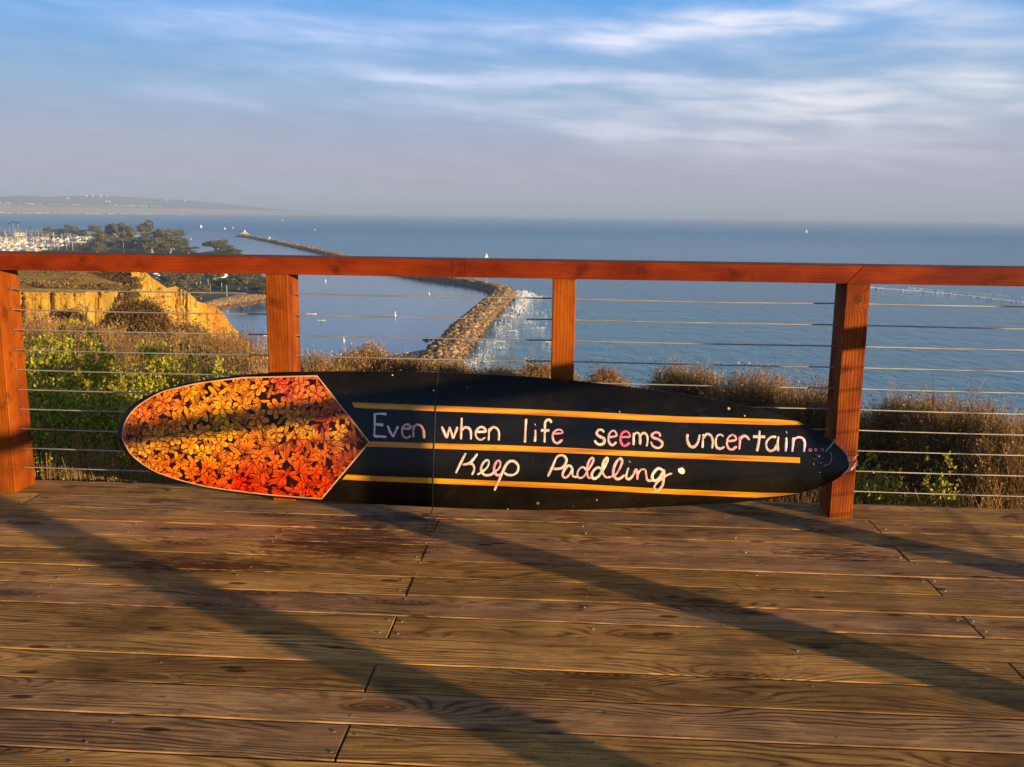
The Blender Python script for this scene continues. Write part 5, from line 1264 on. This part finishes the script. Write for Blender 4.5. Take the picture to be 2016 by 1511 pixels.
# sailing boats out on the water
M_sail = simple('white_sailcloth', (.85, .83, .80), .7)
def sailboat(u, v, hpx, label, yaw=.6, sails=True):
    p = at_z(u, v, SEA+.08); d = math.hypot(p[0]-CAM[0], p[1]-CAM[1]); H = hpx*.72/F*d; o_ = empty('sailing_boat', tuple(p), label, 'boat', 'small boats out on the water'); o_.rotation_euler.z = yaw
    Lh = H*.75; hull(Lh, Lh*.3, Lh*.11, None).build('hull', M_white, o_); MB().tube([(Lh*.08, 0, 0), (Lh*.08, 0, H)], H*.008, 5).build('mast', M_mast, o_)
    if sails:
        for nm_, pts in (('mainsail', [(Lh*.06, 0, H*.14), (-Lh*.42, 0, H*.15), (Lh*.06, 0, H*.97)]), ('jib', [(Lh*.12, 0, H*.88), (Lh*.46, 0, H*.14), (Lh*.12, .0, H*.16)])):
            A = np.array(pts); c_ = A.mean(0)+[0, Lh*.07, -H*.08]; th = np.array([0, Lh*.006, 0])
            V_ = np.concatenate([A+th, A-th, [c_+th, c_-th]]); MB().add(V_, [(0, 1, 6), (1, 2, 6), (2, 0, 6), (4, 3, 7), (5, 4, 7), (3, 5, 7), (0, 3, 4), (0, 4, 1), (1, 4, 5), (1, 5, 2), (2, 5, 3), (2, 3, 0)]).build(nm_, M_sail, o_)
for a in ((396,449,9,'white sailing boat left of the breakwater tip, above the lone tree clump'),(411,458,5,'small white motor boat just right of the sailing boat near the channel',.2,False),(443,452,6,'tiny white sail nearest the breakwater tip'),(459,450,4,'faint sail just left of the breakwater light'),
          (531,470,6,'white sail right behind the breakwater tip'),(556,435,4,'tiny distant sail near the horizon above the breakwater'),(620,454,4,'tiny sail right of the breakwater tip on open sea'),(958,508,13,'bright white sailing boat just above the middle of the rail',.1),(1588,459,10,'lone sailing boat far out at the right under the horizon',.9),
          (1290,443,3,'barely visible sail on the horizon right of the centre'),(523,661,26,'thin bare mast touching the left edge of the second post',1.3,False),(376,472,4,'tiny white boat beside the grove end',.4)):
    sailboat(*a)
def buoy(u, v, hpx, label):
    p = at_z(u, v, SEA+.05); d = math.hypot(p[0]-CAM[0], p[1]-CAM[1]); H = hpx/F*d; o_ = empty('buoy', tuple(p), label, 'buoy', 'white buoys in the harbour')
    MB().tube([(0, 0, -.2), (0, 0, H*.3), (0, 0, H*.34)], [H*.24, H*.24, H*.12], 10).build('float', M_white, o_); MB().tube([(0, 0, H*.3), (0, 0, H*.85), (0, 0, H)], [H*.09, H*.07, H*.02], 8).build('marker', M_white, o_)
buoy(641, 555, 6, 'white buoy high in the calm water right under the rail'); buoy(845, 580, 6, 'white buoy nearest the breakwater above the second cable'); buoy(778, 623, 10, 'tall white buoy between the third and fourth cables in the calm water'); buoy(677, 672, 9, 'white buoy low in the calm water above the brown bush')
rk = MB(); p = at_z(840, 668, SEA+.5); rocks(rk, np.array([p, p+[2.2, 1, -.3], p+[-1.6, .6, -.2]]), np.array([1.6, 1.0, .9]), rockcol(3)*.4); o = rk.build('sea_rock', M_rock); tag(o, 'small dark rock awash beside the inner foot of the breakwater', 'rock')
# person on a paddle board and a kayak
def figure(parent, pose):
    me = bpy.data.meshes.new('person'); o_ = bpy.data.objects.new('person', me); link(o_)
    J, E, Rd = pose; me.from_pydata(J, E, []); md = o_.modifiers.new('skin', 'SKIN')
    for i, v in enumerate(me.skin_vertices[0].data): v.radius = (Rd[i], Rd[i])
    me.skin_vertices[0].data[0].use_root = True; o_.modifiers.new('sub', 'SUBSURF').levels = 1
    return o_
M_skin = simple('wetsuit_and_skin', (.06, .045, .045), .7)
stand = ([(0,0,.95),(0,0,1.2),(0,0,1.42),(0,0,1.52),(0,.02,1.68),(.1,0,.9),(.14,.06,.48),(.14,0,.06),(-.1,0,.9),(-.14,.06,.48),(-.14,0,.06),(.2,0,1.4),(.36,.12,1.15),(.30,.34,1.05),(-.2,0,1.4),(-.28,.18,1.2),(-.05,.36,1.2)],
 [(0,1),(1,2),(2,3),(3,4),(0,5),(5,6),(6,7),(0,8),(8,9),(9,10),(2,11),(11,12),(12,13),(2,14),(14,15),(15,16)], [.14,.14,.15,.06,.11,.10,.07,.05,.10,.07,.05,.07,.05,.04,.07,.05,.04])
pp = at_z(633, 631, SEA+.1)
o = figure(None, stand); o.data.materials.append(M_skin); o.location = (pp[0], pp[1], pp[2]+.12); o.scale = (1.25,)*3; tag(o, 'person in dark clothes standing and paddling on a white board', 'person')
sbm = hull(4.6, .95, .14, None).build('paddle_board', M_white); sbm.location = pp; sbm.rotation_euler.z = .2; tag(sbm, 'long white paddle board under the standing paddler in calm water', 'paddle board')
pdm = MB().tube([(.3, .42, -.15), (.0, .4, 2.3)], .03, 6); pdm.box((.18, .36, -.5), (.42, .46, -.1)); pdl = pdm.build('paddle', M_mast); pdl.location = (pp[0], pp[1], pp[2]+.1); tag(pdl, 'pale paddle held by the standing paddler', 'paddle')
kp = at_z(614, 619, SEA+.1); kk = hull(6.5, 1.1, .5, None).build('kayak', M_white); kk.location = kp; kk.rotation_euler.z = -.15; tag(kk, 'long low white kayak just beyond the paddle board', 'kayak')
sit = ([(0,0,.35),(0,0,.6),(0,0,.85),(0,0,.95),(0,0,1.12),(.45,.1,.42),(.8,.1,.3),(.45,-.1,.42),(.8,-.1,.3),(.05,.2,.82),(.3,.35,.7),(.5,.3,.8),(.05,-.2,.82),(.3,-.35,.6),(.5,-.3,.7)], [(0,1),(1,2),(2,3),(3,4),(0,5),(5,6),(0,7),(7,8),(2,9),(9,10),(10,11),(2,12),(12,13),(13,14)], [.15,.14,.15,.06,.11,.09,.06,.09,.06,.07,.05,.04,.07,.05,.04])
o = figure(None, sit); o.data.materials.append(M_skin); o.location = (kp[0]-.6, kp[1]+.1, kp[2]+.05); o.scale = (1.2,)*3; tag(o, 'person in dark clothes sitting in the white kayak', 'person')

# ============================================================ FAR COAST
M_hill, N, b = mat('coastal_hills'); P = N.n('ShaderNodeTexCoord').outputs['Object']; n1 = N.noise(P, .0035, 6, .65); n2 = N.noise(P, .018, 5, .7); zz = N.sep(P)[2]
c = N.mix(N.ramp(n1, .42, .6), (.10, .10, .06), (.24, .17, .10)); c = N.mix(N.m('MULTIPLY', N.ramp(n2, .5, .6), .6), c, (.05, .055, .035)); c = N.mix(N.m('MULTIPLY', N.ramp(zz, SEA+95, SEA+60), .85), c, (.34, .19, .11))
c = N.mix(N.m('MULTIPLY', N.ramp(n2, .58, .66), .5), c, (.10, .08, .05))
N.put(b.inputs['Base Color'], c); b.inputs['Roughness'].default_value = 1.0; b.inputs['Specular IOR Level'].default_value = 0
US = np.linspace(-420, 640, 150)
shore = np.interp(US, [-420, 0, 300, 600, 640], [9800, 12300, 14000, 16800, 17200])
def zt(v, u, d): return at_d(u, v, d)[2]
bl = np.interp(US, [-420, 0, 60, 200, 300, 400, 500, 600, 640], [396, 399, 402, 404, 406.5, 409.5, 412.5, 416, 418.5])
rd1 = np.interp(US, [-420, 0, 60, 120, 200, 250, 300, 370, 420, 480, 540, 600, 640], [380, 389, 386, 388, 385, 387, 391, 394, 399, 405, 411, 416, 418.5])
V = []
for i, u in enumerate(US):
    s_ = shore[i]; zb = max(zt(bl[i], u, s_+260), SEA+2); zr = max(zt(rd1[i], u, s_+1500), SEA+3)
    nz_ = lambda k: (fbm(u*.05+k*9, k*3.3, 4)-.5)
    prof = [(s_, SEA-1), (s_+60, SEA+4), (s_+140, SEA+5+nz_(1)*4), (s_+220, SEA+(zb-SEA)*(.75+nz_(2)*.3)), (s_+300, zb+nz_(3)*22), (s_+600, SEA+(zb-SEA)*.95+30*max(0, nz_(4))), (s_+1000, zb+(zr-zb)*(.55+nz_(5)*.5)), (s_+1500, zr+nz_(6)*18), (s_+3500, SEA)]
    for dd, z in prof:
        c_, sn = azpx(u); V.append((CAM[0]+c_*dd, CAM[1]+sn*dd, z))
k = 9; i_ = np.arange(len(US)-1)[:, None]*k; j_ = np.arange(k-1)[None]
tag(MB().add(V, np.stack([i_+j_, i_+k+j_, i_+k+j_+1, i_+j_+1], -1).reshape(-1, 4)).build('far_coast_hills', M_hill, smooth=True), kind='structure')
hr = np.random.default_rng(12)
hw = MB().box((-.5, -.5, 0), (.5, .5, .8)); hmw = hw.mesh('wall', M_white); hrf = MB(); hrf.add([(-.55, -.55, .81), (.55, -.55, .81), (.55, .55, .81), (-.55, .55, .81), (-.3, 0, 1.1), (.3, 0, 1.1)], [(0, 1, 5, 4), (2, 3, 4, 5), (0, 3, 2, 1)]); hmr = hrf.mesh('roof', M_red)
def far_house(u, dd, z, w, h, lab='pale house on the beach strip of the hazy far coast'):
    c_, sn = azpx(u); o_ = empty('coast_house', (CAM[0]+c_*dd, CAM[1]+sn*dd, z), lab, 'building', 'houses along the far coast'); o_.scale = (w, 12, h); o_.rotation_euler.z = -math.atan2(c_, sn)+.6
    link(bpy.data.objects.new('wall', hmw), o_); link(bpy.data.objects.new('roof', hmr), o_)
for _ in range(95):
    u = hr.uniform(-15, 470)*hr.random()**.3; s_ = np.interp(u, US, shore); far_house(u, s_+hr.uniform(40, 80), SEA+4, hr.uniform(10, 30), hr.uniform(6, 11))
for _ in range(46):
    u = hr.uniform(-15, 330); s_ = np.interp(u, US, shore); zb = zt(np.interp(u, US, bl), u, s_+260); far_house(u, s_+hr.uniform(235, 290), zb-2, hr.uniform(10, 34), hr.uniform(7, 13), 'pale house on top of the orange far coast bluff')
for u, v in ((185,386),(197,386),(212,386.3),(225,387),(375,396),(340,394),(148,391),(222,397),(228,397.5)):
    s_ = np.interp(u, US, shore); dd = s_+(1500 if v < 385 else 800); far_house(u, dd-60, zt(v+1, u, dd), 34, 14, 'white house high on the far hill ridge')
# ============================================================ HAZE
HZ = bpy.data.materials.new('sea_haze'); HZ.use_nodes = True; N = NT(HZ.node_tree); out = N.n('ShaderNodeOutputMaterial')
vp = N.n('ShaderNodeVolumePrincipled'); vp.inputs['Color'].default_value = (0.46, 0.62, 0.92, 1); vp.inputs['Density'].default_value = 0.00011; vp.inputs['Anisotropy'].default_value = 0.0
N.t.links.new(vp.outputs[0], out.inputs['Volume'])
hz = MB().box((-31000, -31000, SEA-3), (31000, 31000, 300)).build('haze', HZ); tag(hz, kind='stuff')
